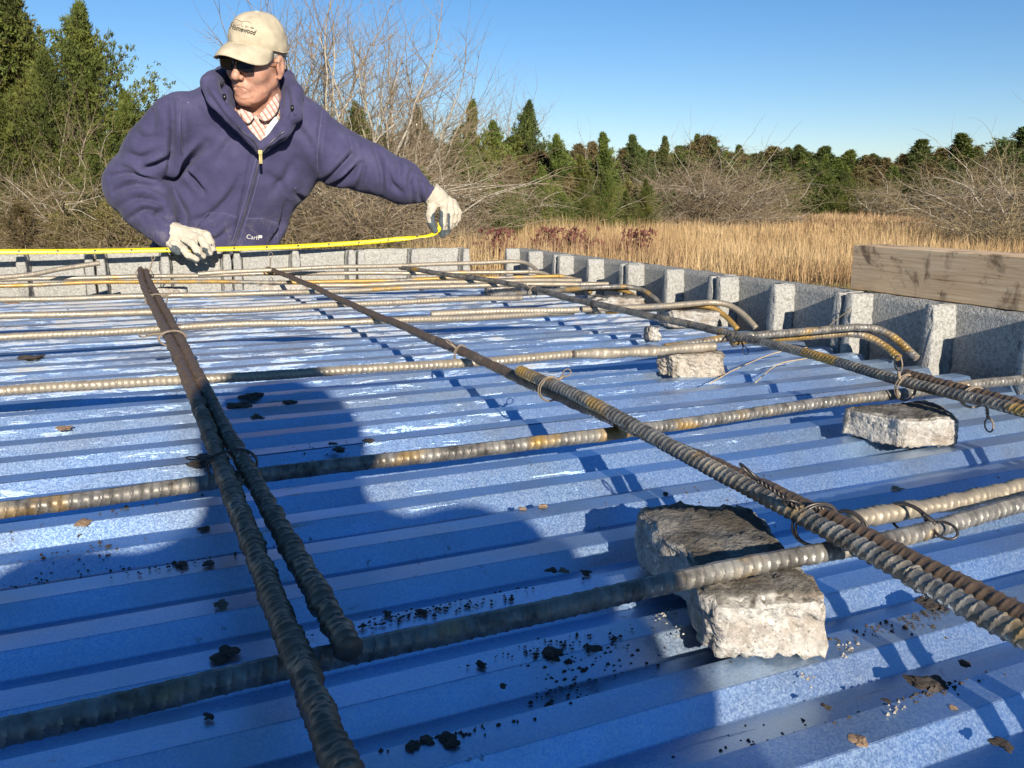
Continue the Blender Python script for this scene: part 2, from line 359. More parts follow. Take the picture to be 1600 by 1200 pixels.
BL=.406
def rough_mesh(me,amp,seed,f=25,cut=None):
    V=np.zeros(len(me.vertices)*3,np.float32); me.vertices.foreach_get('co',V); V=V.reshape(-1,3)
    a=Noise(seed,5,f,3); b=Noise(seed+1,5,f,3); c=Noise(seed+2,5,f,3)
    V+=amp*np.stack([a(V),b(V),c(V)],1); me.vertices.foreach_set('co',V.astype(np.float32).ravel()); me.update()
def block_meshes(seed):
    # local: x along the wall, y=0 outer face, -y towards the room, top at z=0
    bm=bmesh.new(); L=BL-.006; t=.030; H=.19
    V,F=box_vf((0,-t/2,-H/2),(L,t,H)); vs=[bm.verts.new(v) for v in V]; [bm.faces.new([vs[i] for i in f]) for f in F]
    bmesh.ops.bevel(bm,geom=bm.edges[:],offset=.0035,segments=2,affect='EDGES')
    bmesh.ops.subdivide_edges(bm,edges=[e for e in bm.edges if e.calc_length()>.06],cuts=16,use_grid_fill=True)
    ms=D.meshes.new('face_shell'); bm.to_mesh(ms); bm.free(); rough_mesh(ms,.0009,seed); ms.shade_smooth()
    ws=[]
    for kx,(w0,w1) in enumerate(((.026,.040),(.027,.05),(.026,.040))):
        x=(-L/2+w0/2,0,L/2-w0/2)[kx]
        def prof(y): # half widths left/right at depth y (y negative)
            k=max(0,1-(-y-t)/.016); 
            ex=.007*k*k
            l=w0/2+(ex if kx!=0 else 0); r=w0/2+(ex if kx!=2 else 0); return l,r
        ys=[-t+.001,-t-.006,-t-.013,-t-.022,-t-.030,-t-.037,-t-.042,-t-.0455,-t-.047]
        bm=bmesh.new(); rows=[]
        nz=8
        for iy,y in enumerate(ys):
            l,r=prof(y); sh={7:.0008,8:.003}.get(iy,0)
            ring=[]
            top=-.003-sh*.8
            zs=np.linspace(-H,top,nz)
            ring=[bm.verts.new((x-l+sh,y,z)) for z in zs[:-1]]+[bm.verts.new((x-l+sh+.004,y,top+.0025)),bm.verts.new((x+r-sh-.004,y,top+.0025))]+[bm.verts.new((x+r-sh,y,z)) for z in zs[:-1][::-1]]
            rows.append(ring)
        for a,b in zip(rows[:-1],rows[1:]):
            for i in range(len(a)):
                j=(i+1)%len(a); bm.faces.new((a[i],a[j],b[j],b[i]))
        bm.faces.new(rows[-1]); bm.faces.new(rows[0][::-1])
        bmesh.ops.recalc_face_normals(bm,faces=bm.faces)
        bmesh.ops.subdivide_edges(bm,edges=[e for e in bm.edges if e.calc_length()>.012],cuts=1,use_grid_fill=True)
        mw_=D.meshes.new('web'); bm.to_mesh(mw_); bm.free(); rough_mesh(mw_,.0008,seed+9+kx,60); mw_.shade_smooth(); ws.append(mw_)
    return ms,ws
BMS=[block_meshes(s) for s in (11,42,77)]
ORD=['first','second','third','fourth','fifth','sixth','seventh','eighth','ninth','tenth']
def place_block(x,y,rz,label,group,k):
    ms,ws=BMS[k%3]; o=empty('concrete_block',(x,y,WT),label,'concrete block',group,rz)
    link('face_shell',ms,MT['block'],o)
    for w_ in ws: link('web',w_,MT['block'],o)
    o.rotation_euler=(random.uniform(-.004,.004),random.uniform(-.003,.003),rz+random.uniform(-.006,.006)); return o
random.seed(5)
for i in range(8):             # back wall, leftwards from the gap
    c=BW0+BWD*(BL*(i+.5)); n=np.array([BWD[1],-BWD[0]]); n=-n if n[1]<0 else n
    c=c+n*.085
    place_block(c[0],c[1],BWA,'grey concrete block in the back wall, %s left of the corner gap'%ORD[i],'top blocks of the back wall',i)
for i in range(8):             # right wall, towards the camera from the corner
    place_block(1.393,2.925-BL*(i+.5),-math.pi/2,'grey concrete block in the right wall, %s this side of the corner gap'%ORD[i],'top blocks of the right wall',i+1)
for i in range(8):
    place_block(1.2-BL*(i+.5),-.42,math.pi,'grey block in the near wall outside the frame, %s from its right end'%ORD[i],'top blocks of the near wall',i)
for i in range(8):
    place_block(-2.22,3.0-BL*(i+.5),math.pi/2,'grey block in the left wall outside the frame, %s from its back end'%ORD[i],'top blocks of the left wall',i)

# ribbed deck: sheets laid along X, one profile each
PITCH=.077; Y0=.308            # front edge of one rib top
def deck():
    root=empty('metal_deck',(0,0,0),'blue tinted galvanized ribbed steel deck spanning between the block walls','steel deck')
    prof=[(0,0),(.025,0),(.037,-.015),(.065,-.015)]     # y offset, z : top, back slope, valley, then front slope
    k0=int(math.ceil((-.29-Y0)/PITCH)); k1=int((2.86-Y0)/PITCH)
    nper=8; nz=Noise(21,4,1.6,2); nz2=Noise(22,4,5,2)
    s=0; k=k0
    while k<k1:
        ke=min(k+nper,k1); pts=[]
        for q in range(k,ke):
            for a,(dy,dz) in enumerate(prof): pts.append((Y0+q*PITCH+dy,dz))
        pts.append((Y0+ke*PITCH,0.0)); 
        if ke<k1: pts.append((Y0+ke*PITCH+.027,.0))
        # finer profile: rounded bends plus the stiffening groove on each flat
        fine=[]
        for (a,b) in zip(pts[:-1],pts[1:]):
            a=np.array(a);b=np.array(b); L=np.linalg.norm(b-a)
            for t in (0,.0005/L,.34,.66,1-.0005/L):
                p=a+(b-a)*t
                if t==0: p=p+np.array([0,-.0004 if a[1]>-.001 else .0004])
                fine.append(p)
        fine.append(np.array(pts[-1])); fine=np.array(fine)
        xs=np.arange(-2.12,1.312,.035); sh=.0012*(s%2)
        P=np.zeros((len(xs),len(fine),3)); P[:,:,0]=xs[:,None]+random.uniform(-.004,.004); P[:,:,1]=fine[None,:,0]; P[:,:,2]=DZ+fine[None,:,1]-sh*1.0
        P[:,:,2]+=.0006*nz(P)+.00018*nz2(P)
        P[:,:,1]+=.0006*nz(P[...,[2,0,1]]+3.3)
        n,m=P.shape[:2]; i,j=np.meshgrid(np.arange(n-1),np.arange(m-1),indexing='ij'); i=i.ravel();j=j.ravel()
        F=np.stack([i*m+j,(i+1)*m+j,(i+1)*m+j+1,i*m+j+1],1)
        me=mesh_np('deck_sheet',P.reshape(-1,3),F); o=link('deck_sheet',me,MT['deck'],root,True); me.set_sharp_from_angle(angle=RAD(22))
        k=ke; s+=1
deck()

# ------------------------------------------------------------------ reinforcing bars
def zc(z): return CAMZ+z
def rebar_mesh(name,pts,r=.0062,lod=0,lug=.0012,mudn=0.0,seed=1,pitch=.0075,bend=True):
    k=(16,10,8)[lod]; r*=.95; lug*=.80
    Q,sq=resample(spline(pts,max(60,len(pts)*14)),.004)
    pj=project(Q); dist=np.linalg.norm(Q-np.array([0,0,CAMZ]),axis=1); q=(Q-np.array([0,0,CAMZ]))@RM.T
    vis=(q[:,2]>.1)&(pj[:,0]>-120)&(pj[:,0]<1720)&(pj[:,1]<1400)
    st=np.where(vis,np.clip(dist*.0010,.0009,.0024),.0036); u=np.r_[0,np.cumsum(.5*(1/st[1:]+1/st[:-1])*np.diff(sq))]
    s=np.interp(np.arange(0,u[-1],1.0),u,sq); P=np.stack([np.interp(s,sq,Q[:,c]) for c in range(3)],1)
    nz=Noise(seed,5,60,3); 
    if bend: P[:,2]+=.0012*np.sin(s*7+seed)+.0008*np.sin(s*19+seed*2); P[:,1 if abs(P[-1,0]-P[0,0])>abs(P[-1,1]-P[0,1]) else 0]+=.0018*np.sin(s*4.3+seed)
    T,N,B=frames(P); th=np.arange(k)*2*math.pi/k+seed
    half=np.mod(th,math.pi)/math.pi
    ph=(s[:,None]/pitch+np.where(np.mod(th,2*math.pi)<math.pi,half,1-half)[None,:]*.75)%1.0
    R=r+lug*np.clip(1.5-np.abs(ph-.5)*8.5,0,1)
    R=np.maximum(R,r+.0009*(np.abs(np.sin(th))<.25)[None,:])
    V=np.cos(th)[None,:,None]*N[:,None,:]+np.sin(th)[None,:,None]*B[:,None,:]
    V0=P[:,None,:]+V*r
    R=R+nz(V0)*(.00018+mudn*.0009)
    if mudn: R=R+mudn*np.clip(nz(V0*.35)+.25,0,1.2)*.0016
    V=P[:,None,:]+V*R[...,None]; n=len(P)
    i=np.arange(n-1)[:,None]*k; j=np.arange(k)[None,:]; j2=(j+1)%k
    F=np.stack([i+j,i+j2,i+k+j2,i+k+j],-1).reshape(-1,4)
    V=np.concatenate([V.reshape(-1,3),P[:1],P[-1:]]); a=n*k
    j=np.arange(k); j2=(j+1)%k
    c0=np.stack([j2,j,np.full(k,a),np.full(k,a)],1); 
    me=mesh_np(name,V,F)
    bm=bmesh.new(); bm.from_mesh(me); bm.verts.ensure_lookup_table()
    for q in range(k):
        bm.faces.new((bm.verts[(q+1)%k],bm.verts[q],bm.verts[a])); bm.faces.new((bm.verts[a-k+q],bm.verts[a-k+(q+1)%k],bm.verts[a+1]))
    bm.to_mesh(me); bm.free(); return me
def bar(label,pts,mat='bar',group='reinforcing bars laid on the deck',**kw):
    o=link('rebar',rebar_mesh('rebar',[(x,y,zc(z)) for x,y,z in pts],**kw),MT[mat],None,True)
    if kw.get('lod',0)==0 and not kw.get('mudn'): o.data.set_sharp_from_angle(angle=RAD(27))
    return tag(o,label,'rebar',group)
def hook(x,y,z,r=.04,drop=.09,dy=0): # right end turned towards the near side and down over the deck edge
    dy=-.085+dy*.6; dr=min(drop*.45,.048); x+=.004
    return [(x-r*1.9,y,z),(x-r*1.1,y+dy*.05,z),(x-r*.42,y+dy*.26,z-dr*.10),(x-r*.06,y+dy*.58,z-dr*.45),(x+.003,y+dy,z-dr)]
GX='crosswise bars'
bar('nearest ribbed bar running left to right, lying on the largest broken block',[(-1.25,.435,-.24),(-.4,.43,-.24),(-.06,.424,-.24),(.054,.427,-.2395),(.2,.431,-.2395),(.33,.43,-.2385),(.5,.428,-.24),(.7,.442,-.24),(1.27,.47,-.245)],group=GX,seed=1,r=.0064)
bar('short muddy bar with its cut end showing, lapped behind the nearest crosswise bar at right',[(.497,.462,-.2365),(.6,.461,-.237),(.8,.47,-.238),(1.26,.49,-.242)],'bar_dusty',group=GX,seed=2,r=.0066,mudn=.5)
bar('second crosswise bar from the front, crossing the foot of the photographer shadow',[(-1.3,.77,-.242),(-.5,.765,-.242),(-.088,.76,-.241),(.107,.762,-.241),(.25,.764,-.241),(.454,.762,-.241),(.508,.775,-.243),(.69,.80,-.246),(.924,.808,-.2465),(1.29,.80,-.25)],'bar',group=GX,seed=3,r=.0064)
bar('third crosswise bar from the front, left part, dark where the head shadow falls on it',[(-1.3,1.27,-.24),(-.5,1.25,-.24),(-.128,1.24,-.24),(.018,1.22,-.24),(.316,1.199,-.24),(.471,1.198,-.24),(.70,1.2,-.2405)],'bar_dusty',group=GX,seed=4,lod=0)
bar('cement whitened bar ending on the small broken block in the middle of the deck',[(.655,1.187,-.237),(.8,1.183,-.2415),(.915,1.175,-.2425)],'bar_white',group=GX,seed=5,r=.0072,lug=.0006,mudn=.5)
bar('bent hook bar before the middle of the right wall, upper of the pair',[(.84,1.212,-.243),(.93,1.205,-.237),(1.05,1.2,-.233)]+hook(1.30,1.195,-.231,.042,.10,-.012),'bar',group=GX,seed=6)
bar('rusty bent hook bar just under the upper hook by the right wall',[(.99,1.222,-.246),(1.1,1.222,-.2455)]+hook(1.287,1.218,-.245,.038,.08,-.008),'bar_rust',group=GX,seed=7)
GY='thinner looking bars at the back of the deck'
bar('fourth crosswise bar from the front, grey and continuous on the left',[(-1.35,1.77,-.24),(-.6,1.74,-.24),(-.17,1.715,-.24),(.2,1.724,-.24),(.485,1.66,-.24),(.92,1.672,-.242)],'bar_dusty',group=GX,seed=8,lod=1)
bar('pale bar lapped on the fourth crosswise bar in the middle of the deck',[(.60,1.692,-.235),(.8,1.672,-.234),(.925,1.658,-.235)],'bar_white',group=GX,seed=9,lod=1,r=.0066)
bar('hooked bar on the broken block by the right wall, upper and longer of its pair',[(.93,1.655,-.236),(1.05,1.65,-.235),(1.15,1.645,-.234)]+hook(1.30,1.64,-.233,.04,.11,-.03),'bar_dusty',group=GX,seed=10,lod=1)
bar('orange rusty hook beside the broken block by the right wall',[(1.0,1.67,-.244),(1.1,1.668,-.243)]+hook(1.275,1.665,-.242,.04,.10,-.02),'bar_rust',group=GX,seed=11,lod=1)
bar('fifth crosswise bar from the front, crossing under the paired long bars',[(-1.35,2.06,-.24),(-.7,2.03,-.24),(-.19,2.007,-.24),(.164,1.963,-.24),(.49,1.956,-.24),(.93,1.955,-.242)],'bar_dusty',group=GX,seed=12,lod=1)
bar('hooked continuation of the fifth crosswise bar by the right wall',[(.86,1.99,-.238),(1.0,2.0,-.236),(1.15,2.03,-.234)]+hook(1.31,2.02,-.233,.045,.10,-.05),'bar',group=GX,seed=13,lod=1)
bar('pale hook lying against the fifth hooked bar by the right wall',[(.95,2.03,-.242),(1.1,2.05,-.240)]+hook(1.285,2.055,-.240,.045,.10,-.04),'bar_rust',group=GX,seed=14,lod=1)
bar('sixth crosswise bar from the front, pale and dusty',[(-1.4,2.42,-.24),(-.7,2.38,-.24),(-.22,2.34,-.24),(.34,2.253,-.24),(.56,2.26,-.24),(.87,2.25,-.238),(1.3,2.16,-.24)],'bar_dusty',group=GX,seed=15,lod=1)
bar('seventh crosswise bar from the front, reaching its hook at the right wall',[(-1.4,2.76,-.24),(-.7,2.73,-.24),(-.25,2.705,-.24),(.06,2.684,-.24),(.55,2.52,-.24),(.93,2.465,-.239)]+hook(1.31,2.40,-.236,.045,.09,-.04),'bar_rust',group=GX,seed=16,lod=1)
bar('lapped bar alongside the seventh crosswise bar in front of the corner gap',[(.53,2.40,-.238),(.7,2.37,-.238),(1.0,2.33,-.238),(1.29,2.30,-.24)],'bar_dusty',group=GX,seed=17,lod=1)
bar('eighth crosswise bar, close in front of the back wall blocks',[(-1.4,2.84,-.237),(-.7,2.83,-.237),(-.262,2.815,-.235),(.065,2.80,-.235),(.454,2.785,-.235),(.7,2.70,-.236),(1.0,2.63,-.236)]+hook(1.30,2.58,-.234,.045,.09,-.04),'bar_dusty',group=GX,seed=18,lod=1)
bar('hooked bar standing highest, in front of the corner gap between the walls',[(.25,2.72,-.226),(.6,2.70,-.216),(1.0,2.70,-.213)]+hook(1.29,2.69,-.211,.045,.09,-.04),'bar_white',group=GX,seed=19,lod=1)
bar('loose bar with its free end tipped up against the back wall at far left',[(-1.3,2.60,-.238),(-.7,2.64,-.230),(-.248,2.69,-.218),(-.1,2.73,-.201),(-.006,2.75,-.190)],'bar_white',group=GX,seed=20,lod=1)
GL='long bars running away from the camera'
LZ=-.2245
bar('left one of two muddy bars lying side by side, running to the bottom edge',[(.098,2.80,-.214),(.090,2.4,-.218),(.087,1.6,LZ),(.083,.95,LZ),(.077,.6,LZ),(.073,.40,-.2265),(.070,.26,-.226),(.066,-.28,-.23)],'bar_mud',group=GL,seed=21,mudn=.6,r=.0068)
bar('right one of the two side by side bars, stopping short on the nearest crosswise bar',[(.115,2.80,-.216),(.107,2.4,-.219),(.102,1.6,LZ),(.0985,.95,LZ),(.0975,.6,LZ-.001),(.096,.405,-.2265)],'bar_mud',group=GL,seed=22,mudn=.5,r=.0066)
bar('long middle bar with its far tip curled down at the back wall',[(.448,2.80,-.232),(.462,2.74,-.219),(.468,2.5,-.22),(.470,1.7,LZ),(.474,1.1,LZ),(.472,.9,-.226),(.470,.72,-.226),(.459,.46,-.2265),(.453,.30,-.2275),(.43,-.28,-.23)],'bar_mud',group=GL,seed=23,mudn=.35,r=.0062)
bar('dark ribbed bar lying over the middle long bar, leaving at lower right',[(.468,.985,-.2120),(.464,.85,-.2130),(.456,.72,-.2165),(.4395,.46,-.2235),(.433,.36,-.224),(.428,.29,-.225),(.40,-.28,-.23)],'bar',group=GL,seed=24,r=.0066,lug=.0015)
bar('right hand long bar of dark steel, running to the right edge',[(.86,2.71,-.222),(.905,2.42,-.223),(.98,2.1,-.224),(.955,1.72,LZ),(.958,1.47,LZ),(.957,1.125,LZ),(.907,.765,-.2255),(.898,.62,-.226),(.87,.3,-.227),(.82,-.28,-.23)],'bar_dark',group=GL,seed=25,r=.0064,lug=.0015)
bar('lapped bar beside the black long bar at the right edge, starting at the wire tie',[(.925,.80,-.221),(.919,.70,-.2225),(.915,.62,-.223),(.89,.3,-.226),(.84,-.28,-.23)],'bar_mud',group=GL,seed=26,r=.0062,lug=.0014,mudn=.3)

# ------------------------------------------------------------------ broken block spacers and stones
def chunk_mesh(name,q,z0,z1,seed,amp=.004,notch=0,n=(26,20,12),topw=None):
    # q: front-left, front-right, back-right, back-left
    nx,ny,nz=n; bm=bmesh.new(); bmesh.ops.create_cube(bm,size=1.0)
    bmesh.ops.bevel(bm,geom=bm.edges[:],offset=.05,segments=2,affect='EDGES')
    bmesh.ops.subdivide_edges(bm,edges=[e for e in bm.edges if e.calc_length()>.3],cuts=20,use_grid_fill=True)
    me=D.meshes.new(name); bm.to_mesh(me); bm.free()
    V=np.zeros(len(me.vertices)*3,np.float32); me.vertices.foreach_get('co',V); V=V.reshape(-1,3).astype(float)+.5
    q=np.array(q,float); u=V[:,0:1]; v=V[:,1:2]
    xy=(1-u)*(1-v)*q[0]+u*(1-v)*q[1]+u*v*q[2]+(1-u)*v*q[3]
    if notch: # waist bitten out of the left side
        d=q[1]-q[0]; d/=np.linalg.norm(d); xy=xy+d*(notch*np.exp(-((v-.42)/.2)**2)*(1-u)**2)
    z=z0+(z1-z0)*V[:,2:3]
    P=np.concatenate([xy,z],1); a,b,c=(Noise(seed+i,6,26,5) for i in range(3)); 
    P+=amp*.45*np.stack([a(P),b(P),c(P)],1)*np.array([1,1,.6]); g=Noise(seed+5,6,150,2); P+=amp*.16*g(P)[:,None]
    me.vertices.foreach_set('co',P.astype(np.float32).ravel()); me.update(); return me
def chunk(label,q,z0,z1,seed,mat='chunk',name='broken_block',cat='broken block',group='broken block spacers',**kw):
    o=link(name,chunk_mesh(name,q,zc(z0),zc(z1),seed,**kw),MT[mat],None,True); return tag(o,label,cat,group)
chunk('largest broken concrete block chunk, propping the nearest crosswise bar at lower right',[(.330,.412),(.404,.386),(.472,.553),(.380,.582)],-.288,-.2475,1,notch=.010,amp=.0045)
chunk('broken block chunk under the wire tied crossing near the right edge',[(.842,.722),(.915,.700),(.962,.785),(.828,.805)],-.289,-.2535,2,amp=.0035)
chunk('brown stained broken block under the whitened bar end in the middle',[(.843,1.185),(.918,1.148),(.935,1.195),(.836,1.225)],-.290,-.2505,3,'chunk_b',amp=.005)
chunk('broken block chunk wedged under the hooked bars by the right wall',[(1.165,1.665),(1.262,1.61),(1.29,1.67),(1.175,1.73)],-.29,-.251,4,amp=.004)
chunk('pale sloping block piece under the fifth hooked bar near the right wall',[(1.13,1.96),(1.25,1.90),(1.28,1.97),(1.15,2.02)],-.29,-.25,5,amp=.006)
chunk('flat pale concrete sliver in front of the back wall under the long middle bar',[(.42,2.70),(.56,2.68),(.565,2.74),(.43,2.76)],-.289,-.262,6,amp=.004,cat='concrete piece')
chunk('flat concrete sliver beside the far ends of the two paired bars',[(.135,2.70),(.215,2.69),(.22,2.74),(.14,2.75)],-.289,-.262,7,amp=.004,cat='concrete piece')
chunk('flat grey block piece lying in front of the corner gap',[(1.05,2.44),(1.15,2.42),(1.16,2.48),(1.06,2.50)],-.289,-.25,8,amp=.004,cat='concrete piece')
def dk(px,py,z=-.288):
    d=ray(px,py); p=d*(z/d[2]); return p[0],p[1]
x,y=dk(1018,530)
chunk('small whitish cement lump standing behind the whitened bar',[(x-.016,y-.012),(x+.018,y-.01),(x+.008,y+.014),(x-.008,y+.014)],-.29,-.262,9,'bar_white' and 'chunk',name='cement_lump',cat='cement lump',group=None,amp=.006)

# ------------------------------------------------------------------ tie wires
def tie(label,c,ax1,r,tail,tl=.03,loop=.008,mat='wire',seed=0,turns=5,wr=.0008,ring=True,tilt=(0,0,1)):
    """twisted wire: a ring round the bars plus a twisted tail with an eye at its end"""
    rs=np.random.RandomState(seed); o=empty('tie_wire',(0,0,0),label,'tie wire','wire ties on the bar crossings')
    c=np.array(c,float); ax=np.array(ax1,float); ax/=np.linalg.norm(ax); up=np.array([0,0,1.])
    sd=np.cross(ax,up); sd/=np.linalg.norm(sd)
    if ring:
        for q in range(2):
            t=np.linspace(0,2*math.pi,40); rr=np.array(r)*(1+.06*q)
            P=c+np.outer(np.cos(t)*rr[0],sd)+np.outer(np.sin(t)*rr[1],up)+np.outer((q-.5)*.0022+.0015*np.sin(t*2+q),ax)
            tube_obj('wire_loop',P,wr,MT[mat],o,5)
    tl_=np.array(tail,float); tl_/=np.linalg.norm(tl_); a=np.cross(tl_,up); a/=np.linalg.norm(a)+1e-9; b=np.cross(tl_,a)
    s0=c+sd*r[0]*np.sign(sd.dot(tl_)+1e-6)*.8+up*r[1]*.7
    for q in range(2):
        t=np.linspace(0,1,40); ph=t*turns*6.283+q*math.pi
        P=s0+np.outer(t*tl,tl_)+.0012*(np.outer(np.cos(ph),a)+np.outer(np.sin(ph),b))+np.outer(-t*t*.15*tl,up)
        tube_obj('twist',P,wr,MT[mat],o,5)
    rebase_at=tuple(c)
    e=s0+tl_*tl-up*.15*tl; t=np.linspace(0,6.0,26)
    P=e+np.outer((1-np.cos(t))*loop,tl_)+np.outer(np.sin(t)*loop*.7,a*.8+b*.6); tube_obj('eye',P,wr,MT[mat],o,5)
    return rebase(o,rebase_at)
tie('dark twisted wire tie with a curled tail on the big bar crossing at lower right',(.452,.452,zc(-.229)),(.3,1,0),(.017,.0155),(-.35,.8,.55),.040,.009,seed=1,wr=.001)
tie('second wire loop cinching the same crossing beside the cut bar end',(.470,.440,zc(-.232)),(1,.1,0),(.014,.014),(-.9,.3,.35),.03,.007,seed=12,wr=.001)
tie('wire tie with round eyes hanging in front of the two lapped bars at right edge',(.542,.452,zc(-.238)),(1,.05,0),(.017,.011),(.1,-1,-.25),.010,.009,seed=2,wr=.0011)
tie('wire tie on the black bar crossing above the chunk near the right edge',(.915,.785,zc(-.233)),(.2,1,0),(.014,.016),(-.1,.1,1),.012,.010,'wire_tan',3,wr=.0011)
tie('long muddy twisted wire hanging down from the lapped bars at the right edge',(.917,.690,zc(-.226)),(.2,1,0),(.016,.012),(.1,-.25,-1),.030,.008,'wire_tan',4,wr=.0011)
tie('wire tie where the dark upper bar begins on the middle long bar',(.466,.90,zc(-.220)),(0,1,0),(.014,.014),(.8,.3,.5),.010,.006,'wire_tan',5)
tie('thin wire loop on the middle long bar at the third crosswise bar',(.472,1.2,zc(-.229)),(0,1,0),(.010,.014),(-.6,.2,.7),.012,.005,'wire_tan',6)
tie('wire with an eye hanging below the black bar beyond the middle broken block',(.952,1.17,zc(-.231)),(0,1,0),(.009,.011),(.1,-.6,-.8),.020,.007,'wire',7)
tie('wire wrapped round the paired bars in the photographer shadow',(.0885,.765,zc(-.229)),(0,1,0),(.020,.014),(-1,.2,.1),.012,.005,'wire',8)
tie('straw coloured wire knot sticking out left of the paired bars in the sun',(.093,1.50,zc(-.226)),(0,1,0),(.020,.012),(-1,-.2,.1),.022,.006,'wire_tan',9,wr=.0012)
tie('wire knot high on the paired bars close to the back wall',(.100,2.05,zc(-.224)),(0,1,0),(.021,.013),(.8,.2,.3),.02,.007,'wire_tan',10,wr=.0012)
tie('wire sprig standing up at the far end of the paired bars',(.107,2.76,zc(-.222)),(0,1,0),(.021,.013),(.3,.2,1),.035,.006,'wire_tan',11,wr=.0012)
tie('thin wire curl standing up behind the curled tip of the middle long bar',(.455,2.76,zc(-.225)),(0,1,0),(.010,.012),(.1,.1,1),.035,.009,'wire_tan',13,wr=.0010)
tie('wire tie on the black bar where the fourth crosswise bar passes below',(.957,1.665,zc(-.232)),(0,1,0),(.010,.014),(.6,-.3,.3),.02,.006,'wire',14)
tie('small wire tie on the lapped bars ahead of the fifth crosswise bar',(.968,1.97,zc(-.231)),(0,1,0),(.010,.014),(-.6,.1,.6),.016,.006,'wire_tan',15)

# ------------------------------------------------------------------ plank on the right wall
def plank():
    me=mesh_py('timber',*box_vf((0,0,0),(.086,1.75,.089))); bm=bmesh.new(); bm.from_mesh(me)
    bmesh.ops.bevel(bm,geom=bm.edges[:],offset=.0016,segments=1,affect='EDGES')
    bmesh.ops.subdivide_edges(bm,edges=[e for e in bm.edges if e.calc_length()>.5],cuts=30,use_grid_fill=True); bm.to_mesh(me); bm.free()
    rough_mesh(me,.0003,31,9); o=link('timber',me,MT['wood'],None,False); o.location=(1.398,.469,WT+.0462); o.rotation_euler=(0,0,RAD(-1.5))
    tag(o,'weathered wooden beam lying on top of the right block wall','timber')
plank()

# ------------------------------------------------------------------ mud clods, crumbs and straw on the deck
def clod(px,py,wpx,seed,mat='mud',flat=.35,label=None,name='mud_clod',cat='mud clod',asp=1.5):
    x,y=dk(px,py,-.289); sc=wpx*np.linalg.norm(RM@np.array([x,y,-.289]))/FPX/2
    bm=bmesh.new(); bmesh.ops.create_icosphere(bm,subdivisions=4,radius=1); me=D.meshes.new(name); bm.to_mesh(me); bm.free()
    V=np.zeros(len(me.vertices)*3,np.float32); me.vertices.foreach_get('co',V); V=V.reshape(-1,3).astype(float)
    sc*=(.72 if mat=='mudtan' else .8); nz=Noise(seed,6,.55,5); V*=(1+.38*nz(V))[:,None]; V*=np.array([sc*1.0,sc*1.0*asp*.8,sc*flat*.9]); V[:,2]=np.maximum(V[:,2],-.0015)
    me.vertices.foreach_set('co',V.astype(np.float32).ravel()); me.update()
    o=link(name,me,MT[mat],None,False); o.location=(x,y,DZ+.0005); o.rotation_euler=(0,0,.15)
    return tag(o,label,cat,'clods and crumbs on the deck')
CL=[(372,633,42,'mud','flat dark mud clod just right of the paired bars in the head shadow'),(398,617,36,'mud','long dark mud crumb behind the flat clod in the head shadow'),
(455,629,24,'mud','oval dark clod in the middle of the head shadow'),(402,652,24,'mud','thin dark crumb on a rib right of the paired bars'),(530,702,22,'mud','ragged dark clod near the right edge of the head shadow'),
(519,692,11,'mud','tiny dark crumb beside the ragged clod'),(575,688,18,'mud','dark crumb right on the edge of the head shadow'),(313,722,34,'mud','dark clod half under the left paired bar, behind the second crosswise bar'),
(320,712,26,'mud','thin dark crumb tucked left of the paired bars'),(319,825,15,'mud','small round clod left of the paired bars in the body shadow'),(325,880,16,'mud','small clod lying in a valley left of the paired bars'),
(283,881,17,'mud','crumbled clod farther left in the same valley'),(352,1020,34,'mud','black mud smear clod above the nearest crosswise bar, left'),(326,1118,16,'mud','flat dark clod below the nearest crosswise bar at left'),
(344,943,22,'chunk','small pale chip in the body shadow left of the paired bars'),(660,955,18,'mud','dark clod in the valley behind the nearest crosswise bar'),(605,956,14,'mud','small dark crumb left of the valley clod'),
(642,1165,24,'mud','black clod low in the picture between the ribs'),(665,1155,20,'mud','black crumb touching the low clod'),(702,1155,30,'mud','long black clod near the bottom right of the paired bars'),
(753,1038,18,'mud','round dark clod below the nearest crosswise bar, middle'),(862,1020,32,'mud','wide ragged clod below the nearest crosswise bar near the shadow edge'),(932,1012,22,'mud','ragged clod right at the body shadow edge'),
(785,1070,12,'mud','small crumb on the bright slope under the nearest bar'),(862,890,16,'mud','brown crumb in the valley before the big chunk'),(880,890,16,'chunk','white crumb in the valley before the big chunk'),(915,893,16,'mud','dark crumb left of the big chunk'),
(1452,1066,44,'mud','big black mud clod at lower right below the dark bar'),(1460,941,44,'mud','black gravelly clod in the shadow of the dark bar'),(1290,1102,15,'mud','small dark clod at the bottom right valley'),
(1385,1093,11,'mud','two tiny dark crumbs in the bottom right valley'),(1508,1036,14,'mud','small clod below the dark bar at right edge'),(1345,1156,26,'mudtan','orange clay crumb near the bottom edge'),(1490,1104,12,'mudtan','tan pebble near the bottom right corner'),
(1570,1163,30,'mud','dark clod in the bottom right corner'),(1402,762,18,'mudtan','tan clay crumb behind the lapped bars'),(815,793,14,'mudtan','small tan crumb on a rib in the middle'),(848,790,18,'mudtan','tan crumb right of the small one in the middle'),
(100,668,22,'mudtan','tan mud crumb at the left edge of the sunny deck'),(130,815,26,'mudtan','tan mud patch lying on a rib at left'),(50,559,30,'mud','dark crumbs in the shaded lap at far left'),(320,440,22,'mudtan','tan mud lump on the back bars'),
(20,473,24,'mudtan','brown mud lump sitting on a bar at far left'),(1040,770,10,'mud','dark crumb left of the big chunk top')]
for i,(px,py,w_,mt,lb) in enumerate(CL): clod(px,py,w_,100+i,mt,.30 if mt=='mud' else .22,lb,cat='mud clod' if mt!='chunk' else 'chip',name='mud_clod' if mt!='chunk' else 'stone_chip')
